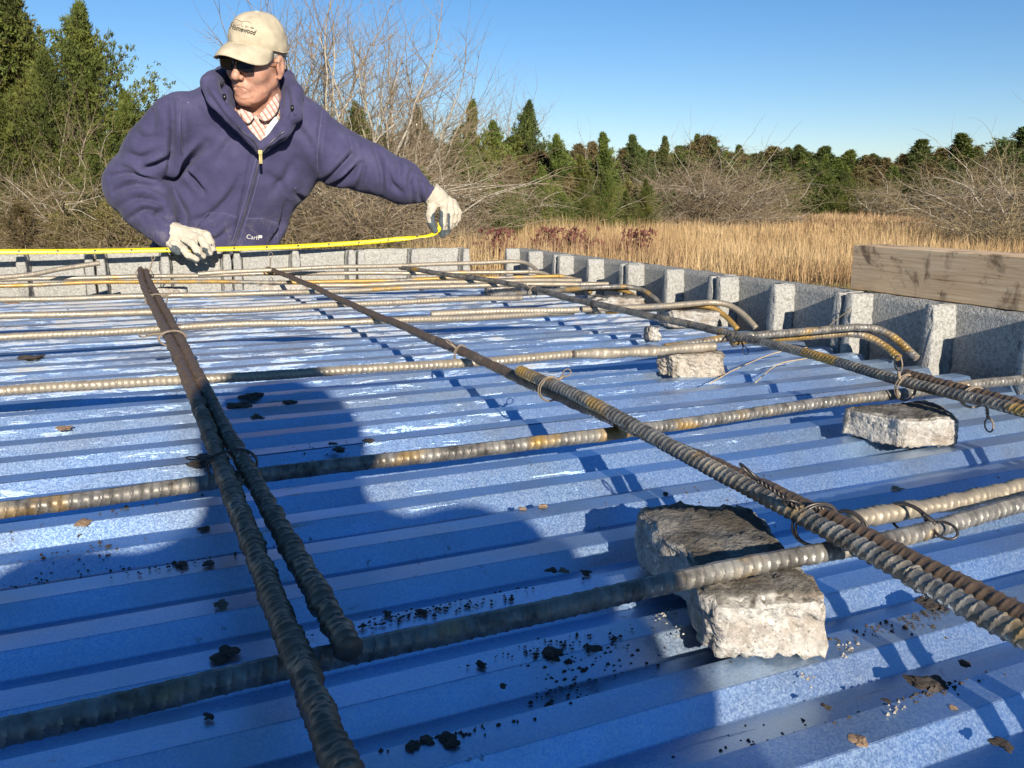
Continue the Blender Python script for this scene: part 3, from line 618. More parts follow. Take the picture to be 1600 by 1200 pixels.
def grit():
    rs=np.random.RandomState(9); V=[];F=[]
    zones=[(640,960,60,8),(700,950,90,8),(900,890,80,6),(280,880,60,8),(850,1010,60,12),(930,1015,50,14),(1380,985,70,14),(1440,960,40,10),(690,1150,60,10),(880,1050,30,40),(520,700,60,14),(110,870,60,12),(1150,770,60,20),(1460,1080,40,8),(240,780,60,10),(1300,1100,160,25)]
    for zx,zy,sx,sy in zones:
        for q in range(70):
            px,py=zx+rs.normal()*sx,zy+rs.normal()*sy*.6; py-= (px-zx)*.2
            if px<0 or px>1600 or py>1200 or py<400: continue
            x,y=dk(px,py,-.29); k=((y-Y0)%PITCH); z=0 if k<.025 else -.0148*min(1,(k-.025)/.012,(PITCH-k)/.012)
            s=rs.uniform(.0004,.0016)*(1 if rs.rand()>.08 else 2); c=np.array([x,y,DZ+z]); b=len(V)
            for d in ((1,0,0),(-1,0,0),(0,1,0),(0,-1,0),(0,0,.9),(0,0,-.3)): V.append(c+s*np.array(d)*rs.uniform(.6,1.4))
            for f in ((0,2,4),(2,1,4),(1,3,4),(3,0,4),(2,0,5),(1,2,5),(3,1,5),(0,3,5)): F.append(tuple(b+t for t in f))
    tag(link('mud_grit',mesh_py('mud_grit',V,F),MT['mud']),'scattered dark grit lying in the ribs of the deck','grit',kind='stuff')
    V=[];F=[]
    for zx,zy,n in ((1040,962,26),(1328,1012,16),(1265,1060,10),(1400,1110,12),(1060,985,8)):
        for q in range(n):
            x,y=dk(zx+rs.normal()*9,zy+rs.normal()*6,-.29); s=rs.uniform(.0006,.0017); c=np.array([x,y,DZ+.0006]); b=len(V)
            for d in ((1,0,0),(-1,0,0),(0,1,0),(0,-1,0),(0,0,1),(0,0,-.3)): V.append(c+s*np.array(d)*rs.uniform(.6,1.4))
            for f in ((0,2,4),(2,1,4),(1,3,4),(3,0,4),(2,0,5),(1,2,5),(3,1,5),(0,3,5)): F.append(tuple(b+t for t in f))
    tag(link('cement_crumbs',mesh_py('cement_crumbs',V,F),MT['chunk']),'white cement crumbs beside the big broken block','crumbs',kind='stuff')
grit()
for i,(lb,pts) in enumerate((('bent dry straw stalk lying right of the middle broken block',[(1108,600),(1150,582),(1210,562),(1260,558)]),('thin dry straw stalk crossing the deck towards the right wall',[(1180,598),(1215,575),(1262,570)]),('pale dry grass stem leaning in the right wall cell',[(1289,521),(1300,505),(1330,482)]))):
    P=[]
    for q,(a,b) in enumerate(pts):
        if i<2: x,y=dk(a,b,-.284); P.append((x,y,zc(-.284+.006*q)))
        else: d=ray(a,b); p=d*(1.31/d[0]); P.append((p[0],p[1],CAMZ+p[2]))
    tag(tube_obj('straw_stalk',spline(P,24),.0009,MT['straw'],None,5),lb,'straw','straw stalks')

# ------------------------------------------------------------------ people: signed distance fields turned into one surface
def g3(xs,ys,zs): return (xs[:,None,None].astype(np.float32),ys[None,:,None].astype(np.float32),zs[None,None,:].astype(np.float32))
def s_cap(g,a,b,ra,rb=None):
    rb=ra if rb is None else rb; X,Y,Z=g; a=np.asarray(a,float);b=np.asarray(b,float); d=b-a; L=float(d@d)+1e-12
    t=np.clip(((X-a[0])*d[0]+(Y-a[1])*d[1]+(Z-a[2])*d[2])/L,0,1)
    return np.sqrt((X-a[0]-t*d[0])**2+(Y-a[1]-t*d[1])**2+(Z-a[2]-t*d[2])**2)-(ra+t*(rb-ra))
def s_ell(g,c,r,Rm=None):
    X,Y,Z=g; x=X-c[0];y=Y-c[1];z=Z-c[2]
    if Rm is not None:
        x,y,z=(x*Rm[0,0]+y*Rm[1,0]+z*Rm[2,0],x*Rm[0,1]+y*Rm[1,1]+z*Rm[2,1],x*Rm[0,2]+y*Rm[1,2]+z*Rm[2,2])
    k0=np.sqrt((x/r[0])**2+(y/r[1])**2+(z/r[2])**2)+1e-6; k1=np.sqrt((x/r[0]**2)**2+(y/r[1]**2)**2+(z/r[2]**2)**2)+1e-6
    return k0*(k0-1)/k1
def smin(a,b,k): h=np.maximum(k-np.abs(a-b),0)/k; return np.minimum(a,b)-h*h*k*.25
def smax(a,b,k): return -smin(-a,-b,k)
def chain(g,pts,rs,k=.01):
    d=None
    for i in range(len(pts)-1):
        q=s_cap(g,pts[i],pts[i+1],rs[i],rs[i+1]); d=q if d is None else smin(d,q,k)
    return d
def surfnets(xs,ys,zs,v):
    s=v<0; c=np.zeros(tuple(n-1 for n in v.shape),np.int8)
    cs=[(i,j,k) for i in (0,1) for j in (0,1) for k in (0,1)]
    sl=lambda a,i,j,k:a[i:a.shape[0]-1+i,j:a.shape[1]-1+j,k:a.shape[2]-1+k]
    for q in cs: c+=sl(s,*q)
    act=(c>0)&(c<8); I=np.array(np.nonzero(act)).T; idx=-np.ones(act.shape,np.int64); idx[act]=np.arange(len(I))
    ax=(xs,ys,zs); pos=np.zeros((len(I),3)); cnt=np.zeros(len(I))
    val={q:v[I[:,0]+q[0],I[:,1]+q[1],I[:,2]+q[2]] for q in cs}
    pp={q:np.stack([ax[a][I[:,a]+q[a]] for a in range(3)],1) for q in cs}
    for a in cs:
        for d in range(3):
            if a[d]==1: continue
            b=tuple(1 if e==d else a[e] for e in range(3)); va,vb=val[a],val[b]; m=(va<0)!=(vb<0)
            t=np.where(m,va/np.where(m,va-vb,1),0)[:,None]; pos+=np.where(m[:,None],pp[a]+(pp[b]-pp[a])*t,0); cnt+=m
    V=pos/np.maximum(cnt,1)[:,None]; F=[]
    for d in range(3):
        u,w_=[(1,2),(2,0),(0,1)][d]
        A=[slice(1,-1)]*3; B=[slice(1,-1)]*3; A[d]=slice(0,-1); B[d]=slice(1,None)
        sa=s[tuple(A)]; sb=s[tuple(B)]; m=np.array(np.nonzero(sa!=sb)).T
        if len(m)==0: continue
        base=m.copy(); 
        for e in range(3):
            if e!=d: base[:,e]+=1
        def cell(du,dw):
            q=base.copy(); q[:,u]-=du; q[:,w_]-=dw; return idx[q[:,0],q[:,1],q[:,2]]
        f=np.stack([cell(1,1),cell(0,1),cell(0,0),cell(1,0)],1); flip=~sa[m[:,0],m[:,1],m[:,2]]
        f[flip]=f[flip][:,::-1]; F.append(f)
    return V,np.concatenate(F)
def relax(V,F,it=1,w_=.5):
    n=len(V)
    for _ in range(it):
        S=np.zeros_like(V);C=np.zeros(n)
        for a,b in ((0,1),(1,2),(2,3),(3,0)):
            np.add.at(S,F[:,a],V[F[:,b]]);np.add.at(S,F[:,b],V[F[:,a]]);np.add.at(C,F[:,a],1);np.add.at(C,F[:,b],1)
        V=V*(1-w_)+w_*S/np.maximum(C,1)[:,None]
    return V
def vnormals(V,F):
    n=np.cross(V[F[:,2]]-V[F[:,0]],V[F[:,3]]-V[F[:,1]]); N=np.zeros_like(V)
    for a in range(4): np.add.at(N,F[:,a],n)
    return N/(np.linalg.norm(N,axis=1)[:,None]+1e-12)
def creases(V,N,L):
    """press folds into the camera facing cloth: (pixel polyline, depth, width px)"""
    C=V-np.array([0,0,CAMZ]); C/=np.linalg.norm(C,axis=1)[:,None]; fac=np.clip(-(N*C).sum(1)*2.2,0,1); P=project(V); out=np.zeros(len(V))
    for pts,am,wd in L:
        p=spline([(a,b,0) for a,b in pts],max(8,len(pts)*6))[:,:2]; m=(P[:,0]>p[:,0].min()-30)&(P[:,0]<p[:,0].max()+30)&(P[:,1]>p[:,1].min()-30)&(P[:,1]<p[:,1].max()+30)
        ids=np.nonzero(m)[0]
        if len(ids)==0: continue
        Q=P[ids]; best=np.full(len(ids),1e9); sd=np.zeros(len(ids)); tt=np.zeros(len(ids)); n=len(p)-1
        for i in range(n):
            a=p[i];d=p[i+1]-a; L2=d@d+1e-9; t=np.clip(((Q-a)@d)/L2,0,1); q=Q-a-t[:,None]*d; ds=np.hypot(q[:,0],q[:,1]); u=ds<best
            best[u]=ds[u]; sd[u]=np.sign(d[0]*q[u,1]-d[1]*q[u,0]); tt[u]=(i+t[u])/n
        env=np.clip(np.sin(np.clip(tt,0.03,.97)*math.pi),0,1)**.6
        x=best*sd/wd
        # a sharp valley with a rolled ridge above it
        h=-np.exp(-x*x*1.2)+.55*np.exp(-((x+1.9)**2)/2.2)+.3*np.exp(-((x-2.1)**2)/2.6)
        out[ids]+=am*env*h
    return V+N*(out*fac)[:,None]
def rot_head(yaw,pitch,roll):
    f=np.array([-math.sin(yaw)*math.cos(pitch),-math.cos(yaw)*math.cos(pitch),-math.sin(pitch)])
    x=np.cross(f,[0,0,1.]);x/=np.linalg.norm(x);z=np.cross(x,f)
    return np.stack([x*math.cos(roll)+z*math.sin(roll),f,-x*math.sin(roll)+z*math.cos(roll)],1)
def head_sdf(g,c,R,s):
    X,Y,Z=g; x=(X-c[0]);y=(Y-c[1]);z=(Z-c[2])
    l=tuple((x*R[0,i]+y*R[1,i]+z*R[2,i])/s for i in range(3))
    E=lambda c,r:s_ell(l,c,r); S=lambda c,r:s_cap(l,c,c,r); C=lambda a,b,r,r2=None:s_cap(l,a,b,r,r2)
    d=E((0,-.012,.035),(.077,.097,.088)); d=smin(d,E((0,.035,-.02),(.064,.058,.085)),.035)
    for q in (-1,1):
        d=smin(d,C((q*.049,.0,-.053),(q*.012,.070,-.096),.018,.017),.03)
        d=smin(d,S((q*.041,.060,-.024),.025),.022)
        d=smin(d,S((q*.036,.040,-.076),.021),.025)
        d=smin(d,C((q*.012,.093,.030),(q*.045,.082,.030),.009,.007),.014)
    d=smin(d,S((0,.076,-.096),.020),.02); d=smin(d,E((0,.05,-.103),(.032,.035,.015)),.03)
    for q in (-1,1): d=smax(d,-E((q*.032,.104,.010),(.019,.014,.013)),.012)
    for q in (-1,1): d=smin(d,S((q*.031,.080,.010),.0135),.003)
    d=smin(d,C((0,.092,.020),(0,.113,-.020),.008,.011),.010); d=smin(d,S((0,.117,-.028),.0125),.008)
    for q in (-1,1):
        d=smin(d,S((q*.0135,.104,-.032),.0085),.006); d=smax(d,-E((q*.007,.108,-.043),(.004,.006,.004)),.003)
    d=smin(d,E((0,.086,-.062),(.031,.017,.022)),.015)                       # muzzle
    d=smin(d,C((-.019,.097,-.058),(0,.1025,-.0565),.0042),.005);d=smin(d,C((.019,.097,-.058),(0,.1025,-.0565),.0042),.005)
    d=smin(d,C((-.017,.0955,-.070),(.017,.0955,-.070),.0062),.006)
    for q in (-1,1):
        d=smax(d,-C((0,.108,-.0628),(q*.016,.103,-.0632),.0022),.0025); d=smax(d,-C((q*.016,.103,-.0632),(q*.027,.092,-.070),.0022,.0014),.0025)
        d=smax(d,-C((q*.021,.104,-.036),(q*.037,.090,-.066),.0026,.0018),.005)  # fold from nose to mouth
        d=smax(d,-C((q*.036,.088,-.070),(q*.034,.082,-.096),.0018,.0018),.006)
        e=E((q*.083,-.010,-.002),(.0085,.020,.034)); e=smin(e,C((q*.080,-.006,-.03),(q*.080,-.004,-.036),.007),.006)
        e=smax(e,-E((q*.0935,-.004,.004),(.008,.012,.021)),.003); e=smin(e,C((q*.0815,.007,-.004),(q*.0815,.004,-.012),.0035),.003)
        d=smin(d,e,.006)
    d=smin(d,C((0,-.022,-.055),(0,-.045,-.155),.054,.056),.03); d=smin(d,C((0,.03,-.10),(0,-.02,-.15),.022,.03),.03)  # neck and throat
    return d*s
def axis(b0,b1,f0,f1,hc,hf):
    a=np.arange(b0,f0,hc) if f0>b0 else np.array([]); m=np.arange(f0,f1,hf); b=np.arange(f1,b1+hc,hc); return np.r_[a,m,b]

def person_in_hoodie():
    A=at; root=empty('person',(0,0,0),'man in navy zip hoodie, tan cap and dark glasses holding a tape behind the wall','person')
    HC=np.array([.4897,2.98,CAMZ+.4056]); HR=rot_head(.7907,.2455,.172); HS=.971
    loc=lambda p:HC+HS*(HR@np.array(p,float))
    # joints
    shR,elR,wrR=A(268,188,3.08),A(214,284,3.17),A(263,364,3.03)
    shL,elL,wrL=A(488,206,3.05),A(580,263,3.03),A(676,303,2.965)
    hip=A(338,400,3.24)
    # body: one continuous surface (head, neck, trunk, arms, legs)
    xs=axis(-.1,1.2,HC[0]-.125,HC[0]+.135,.012,.0026); ys=axis(2.8,3.5,HC[1]-.14,HC[1]+.13,.012,.0026); zs=axis(-.02,1.95,HC[2]-.165,HC[2]+.15,.014,.0026)
    g=g3(xs,ys,zs); d=head_sdf(g,HC,HR,HS)
    b=s_ell(g,A(385,245,3.13),(.19,.11,.19)); b=smin(b,s_ell(g,A(345,345,3.2),(.165,.115,.17)),.08); b=smin(b,s_ell(g,hip,(.165,.11,.13)),.06)
    b=smin(b,s_cap(g,shR,shL,.055),.06); b=smin(b,s_cap(g,loc((0,-.045,-.15)),A(395,205,3.08),.055,.07),.04)
    b=smin(b,chain(g,[shR,elR,wrR],(.052,.042,.020)),.02); b=smin(b,chain(g,[shL,elL,wrL],(.052,.042,.020)),.02)
    for q in (-1,1):
        h=np.array([hip[0]+q*.085,hip[1]+.02,hip[2]-.06]); k=np.array([hip[0]+q*.11,hip[1]-.04,.5]); a=np.array([hip[0]+q*.12,hip[1]+.06,.10]); t=a+np.array([.01,-.16,-.045])
        b=smin(b,chain(g,[h,k,a],(.082,.055,.042)),.03); b=smin(b,s_cap(g,a,t,.042,.032),.02)
    d=smin(d,b,.02); V,F=surfnets(xs,ys,zs,d); N=vnormals(V,F)
    V=creases(V,N,[([(393,138),(398,146),(396,156)],.0016,2),([(402,118),(406,132),(404,146)],.0007,2.2),([(378,118),(388,130),(394,143)],.0014,2.4),([(372,141),(382,142),(391,145)],.0014,1.6),([(366,150),(378,156),(392,155)],.0016,2.4),([(408,150),(420,146),(430,138)],.0010,2.6),([(400,166),(414,160),(426,150)],.0018,3),([(412,120),(419,138),(414,152)],.0006,2.5),([(385,160),(398,164),(412,158)],.0012,2),([(360,147),(372,151),(384,149)],.0012,2),([(425,140),(418,160),(405,182)],.0016,3)])
    link('body',mesh_np('body',V,F),MT['skin'],root,True)
    # hoodie
    xs=np.arange(-.06,1.22,.0052); ys=np.arange(2.82,3.42,.0056); zs=np.arange(CAMZ-.32,CAMZ+.44,.0052); g=g3(xs,ys,zs)
    h=s_ell(g,A(388,240,3.135),(.245,.155,.215)); h=smin(h,s_ell(g,A(348,335,3.2),(.215,.155,.18)),.07); h=smin(h,s_ell(g,A(334,395,3.22),(.205,.145,.11)),.04)
    h=smin(h,s_cap(g,A(292,178,3.08),A(480,192,3.06),.060,.056),.05)
    arm=chain(g,[shR+np.array([.012,0,-.012]),A(236,240,3.12),elR],(.088,.084,.088),.02); arm=smin(arm,s_cap(g,A(206,292,3.17),A(206,292,3.17),.085),.03); arm=smin(arm,chain(g,[elR,A(232,325,3.10),A(246,348,3.06)],(.086,.078,.056),.02),.03)
    arm=smin(arm,s_cap(g,A(246,348,3.06),A(262,366,3.03),.046,.043),.008)
    h=smin(h,arm,.035)
    arm=chain(g,[A(486,218,3.06),A(530,246,3.04),A(575,262,3.03),A(628,285,2.99),A(652,295,2.975)],(.105,.092,.086,.073,.050),.02); arm=smin(arm,s_cap(g,A(655,296,2.97),A(679,306,2.963),.034,.031),.006)
    h=smin(h,arm,.035)
    hp=[A(407,232,2.94),A(438,208,2.93),A(458,178,2.95),A(459,146,2.99),A(445,124,3.07),A(400,116,3.13),A(346,118,3.08),A(328,130,2.98),A(337,154,2.925),A(362,182,2.905),A(390,214,2.92),A(407,232,2.94)]
    hr=(.014,.023,.028,.028,.030,.030,.026,.023,.021,.020,.016,.014)
    back=smin(s_cap(g,A(345,156,3.09),A(446,162,3.08),.064,.060),s_cap(g,A(330,170,3.05),A(470,180,3.05),.055),.04)
    h=smin(h,back,.03); h=smin(h,chain(g,hp,hr,.006),.016)
    cav=smin(s_cap(g,HC+np.array([0,.01,-.02]),A(398,178,2.97),.098,.072),s_cap(g,A(402,170,2.9),A(407,214,2.9),.060,.020),.01)
    cav=smin(cav,s_cap(g,A(398,178,2.97),A(405,215,2.97),.06,.03),.02)
    rim=chain(g,hp,[r*.92 for r in hr],.006)
    h=np.maximum(h,-np.minimum(cav,1)); h=smin(h,rim,.010)
    X,Y,Z=g; zb=CAMZ-.235; h=np.maximum(h,zb-Z)
    V,F=surfnets(xs,ys,zs,h); V=relax(V,F,1,.4); N=vnormals(V,F)
    CR=[([(172,276),(195,270),(222,277),(246,284)],.010,3.6),([(178,300),(205,288),(235,290),(252,299)],.010,3.6),([(188,322),(212,309),(240,312),(258,326)],.009,3.4),([(200,342),(225,328),(245,331),(262,342)],.008,3.2),([(176,262),(200,262),(215,268)],.005,3.5),
        ([(268,150),(270,195),(268,240),(258,275)],.011,4),([(256,282),(275,276),(297,250),(324,222)],.016,4.5),([(225,263),(247,255),(262,245)],.011,4),([(290,262),(305,282),(319,302)],.009,3),([(283,168),(284,205),(288,238)],.003,2),
        ([(300,345),(330,335),(360,305),(376,276)],.006,4.5),([(395,232),(388,270),(376,330),(364,384)],.0035,2.2),([(412,236),(430,228),(448,214)],.005,3),([(448,318),(440,350),(420,384)],.009,3.4),([(462,302),(472,318),(455,350)],.007,3.5),([(300,385),(340,372),(362,352)],.004,3.5),
        ([(505,160),(500,200),(496,240),(497,272)],.004,2.6),([(500,286),(522,272),(545,248),(556,236)],.013,4),([(512,292),(540,276),(562,256)],.013,4),([(556,300),(566,275),(570,255)],.008,3),([(582,222),(592,248),(598,280),(594,306)],.008,3.6),([(608,226),(622,250),(624,280)],.005,4),([(604,262),(612,285),(628,300)],.006,3.4),
        ([(645,262),(640,285),(646,314)],.007,3.2),([(656,284),(655,300),(658,318)],.010,2.6),([(236,338),(250,330),(262,338)],.009,2.6),([(543,215),(550,228),(552,245)],.006,3),([(425,300),(445,280),(460,250)],.004,5),([(340,250),(355,225),(372,205)],.004,5),([(225,150),(240,180),(238,215)],.004,5),([(205,200),(225,215),(250,212)],.005,5),([(196,238),(222,246),(246,236)],.006,4.5),([(270,300),(288,330),(292,356)],.007,5),([(430,180),(470,205),(492,240)],.004,6),([(410,270),(440,290),(452,330)],.004,6),([(520,190),(548,205),(566,226)],.004,5),([(640,250),(655,268),(668,290)],.005,4),([(330,120),(322,138),(336,160),(352,182),(380,208)],.005,2.4),([(448,140),(452,165),(446,190)],.006,3),([(318,150),(330,170),(352,194),(385,222)],.005,3)]
    V=creases(V,N,[(a,b*2.2,max(c*1.2,3.4)) for a,b,c in CR]); nz=Noise(61,6,4.5,3); V=V+N*(nz(V)*.003)[:,None]
    # front pocket stands slightly proud
    P=project(V); C=V-np.array([0,0,CAMZ]); fac=(N*C).sum(1)<-.2
    poly=[(292,372),(326,332),(352,334),(372,340),(362,388),(292,388)]; poly2=[(384,341),(410,341),(434,348),(436,388),(374,388)]
    def inside(P,q):
        r=np.zeros(len(P),bool); n=len(q)
        for i in range(n):
            (x1,y1),(x2,y2)=q[i],q[(i+1)%n]; c=((y1>P[:,1])!=(y2>P[:,1]))&(P[:,0]<(x2-x1)*(P[:,1]-y1)/(y2-y1+1e-9)+x1); r^=c
        return r
    pk=(inside(P,poly)|inside(P,poly2))&fac; V=V+N*(pk*.0045)[:,None]
    me=mesh_np('hoodie',V,F); hood=link('hoodie',me,MT['hoodie'],root,True)
    bvh=BVHTree.FromPolygons([tuple(v) for v in V],[tuple(int(i) for i in f) for f in F])
    def surf(px,py,off=.002,tree=bvh):
        d_=Vector(ray(px,py)).normalized(); hit=tree.ray_cast(Vector((0,0,CAMZ)),d_)
        if hit[0] is None: return None
        n=hit[1]; n=-n if n.dot(d_)>0 else n
        return np.array(hit[0]+n*off)
    def seam(name,pts,r,mat,off=.001,n=40,parent=hood,k=5):
        q=[surf(a,b,off) for a,b in spline([(a,b,0) for a,b in pts],n)[:,:2]]; q=[p for p in q if p is not None]
        if len(q)>3:
            q=np.array(q); q[1:-1]=(q[:-2]+q[1:-1]*2+q[2:])/4; return tube_obj(name,q,r,MT[mat],parent,k)
    zl=[(407,242),(402,262),(392,300),(380,340),(366,384)]
    seam('zip',zl,.0022,'zipm',.0015); seam('zip_flap',[(a-5,b) for a,b in zl],.0016,'stitch',.0006); seam('zip_flap',[(a+6,b) for a,b in zl],.0016,'stitch',.0006)
    for pts in ([(326,333),(352,334),(373,341)],[(384,342),(410,342),(433,349)],[(434,349),(434,382)],[(430,350),(429,380)],[(505,158),(500,200),(496,240),(497,272)],[(283,150),(281,200),(286,240)]): seam('seam',pts,.0011,'stitch',.0004)
    seam('pocket_welt',[(293,370),(308,354),(325,333)],.0045,'hoodie',.001)
    seam('zip_teeth',[(407,238),(396,220),(380,206),(372,196)],.0022,'zipm',.003); seam('zip_teeth',[(408,238),(424,222),(438,210),(444,206)],.0022,'zipm',.003)
    for px,py in ((349,153),(457,170)):
        p=surf(px,py,.004)
        if p is not None:
            tube_obj('drawstring_toggle',[p+np.array([0,-.003,.008]),p+np.array([0,-.005,0]),p+np.array([0.002,-.006,-.009])],[.005,.006,.004],MT['black'],hood,8)
            tube_obj('drawstring',[p,p+np.array([.004,-.008,-.010]),p+np.array([.007,-.003,-.022])],.002,MT['stitch'],hood,5)
    p=surf(406,238,.004)
    if p is not None:
        q=surf(408,218+30,.006); 
        if q is None: q=p+np.array([0,0,-.03])
        x_=np.array([1,0,0]); V_,F_=box_vf((0,0,0),(.010,.003,.034)); me=mesh_py('zip_pull',V_,F_); o=link('zip_pull',me,MT['brass'],root); o.location=(p+np.array([.0005,-.006,-.016])); o.rotation_euler=(RAD(-12),RAD(4),RAD(5)); 
        bm=bmesh.new(); bm.from_mesh(me); bmesh.ops.bevel(bm,geom=bm.edges[:],offset=.001,segments=2,affect='EDGES'); bm.to_mesh(me); bm.free(); o.parent=hood
        o2=link('slider',mesh_py('slider',*box_vf((0,0,0),(.012,.006,.012))),MT['brass'],hood); o2.location=p+np.array([0,-.004,.003])
    # lettering wrapped onto cloth
    def lettering(name,txt,px,py,hpx,mat,tree,ang=0,off=.0012,parent=None,outline=False,sx=1.0,shear=0):
        cu=D.curves.new(name,'FONT'); cu.body=txt; cu.size=1; cu.resolution_u=3; cu.shear=shear
        if outline: cu.fill_mode='NONE'; cu.bevel_depth=.028; cu.bevel_resolution=0
        ob=D.objects.new(name,cu); COL.objects.link(ob); dg=bpy.context.evaluated_depsgraph_get(); me=D.meshes.new_from_object(ob.evaluated_get(dg)); D.objects.remove(ob,do_unlink=True)
        bm=bmesh.new(); bm.from_mesh(me)
        for v in bm.verts:
            a,b_=v.co.x*hpx*sx,-v.co.y*hpx; u=px+a*math.cos(ang)-b_*math.sin(ang); w_=py+a*math.sin(ang)+b_*math.cos(ang)
            d_=Vector(ray(u,w_)).normalized(); hit=tree.ray_cast(Vector((0,0,CAMZ)),d_)
            if hit[0] is None: v.co=(0,0,-5); continue
            v.co=hit[0]-d_*off
        bmesh.ops.delete(bm,geom=[v for v in bm.verts if v.co.z<-1],context='VERTS'); bm.to_mesh(me); bm.free(); me.materials.clear()
        return link(name,me,MT[mat],parent)
    lettering('logo','Carh',384.5,372.5,9.5,'logo',bvh,.13,parent=hood,sx=1.05)
    sq=[(403.5,367.2),(409.5,367.6),(409.2,371.8),(403.8,371.4)]; q=[surf(a,b,.0014) for a,b in sq]
    if all(x is not None for x in q): link('logo_emblem',mesh_py('logo_emblem',q,[(0,1,2,3)]),MT['logo'],hood)
    # shirt, collar and undershirt in the open neck
    def panel(name,rows,mat,th=.002):
        V_=[];n=len(rows[0])
        for r in rows: V_+= [A(*p) for p in r]
        m=len(rows); F_=[(i*n+j,i*n+j+1,(i+1)*n+j+1,(i+1)*n+j) for i in range(m-1) for j in range(n-1)]
        me=mesh_py(name,V_,F_); o=link(name,me,MT[mat],root,True)
        sd=o.modifiers.new('s','SUBSURF'); sd.levels=2; sd.render_levels=2; so_=o.modifiers.new('t','SOLIDIFY'); so_.thickness=th; return o
    sh=panel('shirt',[[(366,168,2.99),(385,176,2.975),(402,183,2.97),(418,178,2.98),(436,160,3.0)],[(374,186,2.968),(388,194,2.95),(402,200,2.945),(418,196,2.955),(438,184,2.98)],[(384,204,2.958),(394,212,2.938),(405,218,2.932),(418,210,2.945),(434,198,2.965)],[(396,226,2.955),(401,232,2.945),(406,238,2.94),(412,230,2.945),(420,220,2.955)]],'plaid')
    o=panel('undershirt',[[(416,198,2.936),(424,190,2.94),(432,178,2.955)],[(414,212,2.934),(424,202,2.936),(436,192,2.95)],[(411,228,2.934),(420,216,2.934),(434,202,2.948)]],'tee'); 
    for nm,rw in (('collar',[[(374,168,2.960),(384,174,2.950),(396,178,2.944)],[(376,178,2.950),(386,184,2.938),(398,180,2.938)],[(379,188,2.944),(388,196,2.932),(395,187,2.934)]]),
                  ('collar',[[(402,182,2.942),(418,166,2.952),(433,142,2.985)],[(406,186,2.932),(424,176,2.940),(437,152,2.975)],[(413,192,2.930),(428,184,2.940),(436,168,2.965)]])):
        c_=panel(nm,rw,'tee' if nm=='x' else 'plaid',.003)
    # hair at the temples and nape
    def shell(name,zt,zb,y1,y0,s,mat):
        U=np.linspace(0,2*math.pi,120); W=np.linspace(-.55,1.2,60); V_=[];ok=np.zeros((len(W),len(U)),bool)
        rr=np.random.RandomState(4)
        for i,w_ in enumerate(W):
            for j,u in enumerate(U):
                p=np.array([.0795*math.cos(w_)*math.cos(u),-.012+.0995*math.cos(w_)*math.sin(u),.030+.088*math.sin(w_)])*1.0; fr=1+.012*math.sin(u*90+w_*7)+rr.uniform(-.004,.004)
                V_.append(loc((p[0]*fr*s,(p[1]+.012)*fr*s-.012,p[2]))); 
                ear=abs(p[0])>.06 and -.035<p[1]<.014 and p[2]<.024
                ok[i,j]=(p[2]<zt and p[2]>zb(p[1]) and p[1]<y1 and not ear)
        n=len(U); F_=[(i*n+j,i*n+j+1,(i+1)*n+j+1,(i+1)*n+j) for i in range(len(W)-1) for j in range(n-1) if ok[i,j] and ok[i+1,j] and ok[i,j+1]]
        return link(name,mesh_py(name,V_,F_),MT[mat],root,True)
    shell('hair',.065,lambda y:(-.018 if y<.0 else (.002+ (y>.03)*.02)),.046,0,1.0,'hair')
    # cap: crown and brim
    U=np.linspace(0,2*math.pi,97); W=np.linspace(0,1,34); V_=[]
    for w_ in W:
        for u in U:
            cu,su=math.cos(u),math.sin(u); front=max(0,su)
            zb=.040-.012*(-min(su,0))+.026*front
            ph=w_*math.pi/2; prof=math.cos(ph)**.72 if w_<1 else 0
            zt=.152; z=zb+(zt-zb)*math.sin(ph)**(.88+.25*front)
            rx,ry=.0875,(.104 if su<0 else .103)
            x_=rx*cu*prof; y_=-.014+ry*su*prof+ (.010*front*math.sin(ph*2)*.6)
            wr=1+.008*math.sin(u*3+z*60)+.020*math.exp(-((z-.068-.008*math.sin(u*2))/.010)**2)*math.sin(u*5+1)+.014*math.exp(-((z-.095-.01*math.sin(u*3))/.008)**2)*math.sin(u*4+2.2)+.006*math.sin(u*13+z*110)*math.exp(-((z-.075)/.03)**2)
            for k in range(6):
                du=(u-(k*math.pi/3+math.pi/2)+math.pi)%(2*math.pi)-math.pi; wr-=.012*math.exp(-(du/.04)**2)*(1-w_*.6)
            V_.append(loc((x_*wr,-.014+(y_+.014)*wr,z)))
    n=len(U); F_=[(i*n+j,i*n+j+1,(i+1)*n+j+1,(i+1)*n+j) for i in range(len(W)-1) for j in range(n-1)]
    cap_=empty('cap',(0,0,0)); cap_.parent=root
    cme=mesh_py('crown_panels',V_,F_); co=link('crown_panels',cme,MT['cap'],cap_,True); so_=co.modifiers.new('t','SOLIDIFY'); so_.thickness=.002; so_.offset=-1
    cbv=BVHTree.FromPolygons([tuple(v) for v in V_],F_)
    tube_obj('sweatband',[loc((.0885*math.cos(u),-.014+.1045*math.sin(u),(.040-.012*(-min(math.sin(u),0))+.026*max(0,math.sin(u)))+.001)) for u in np.linspace(0,2*math.pi,80)],.0022,MT['cap'],cap_,6)
    nb=30; mb=16; V_=[]; Vn=[]
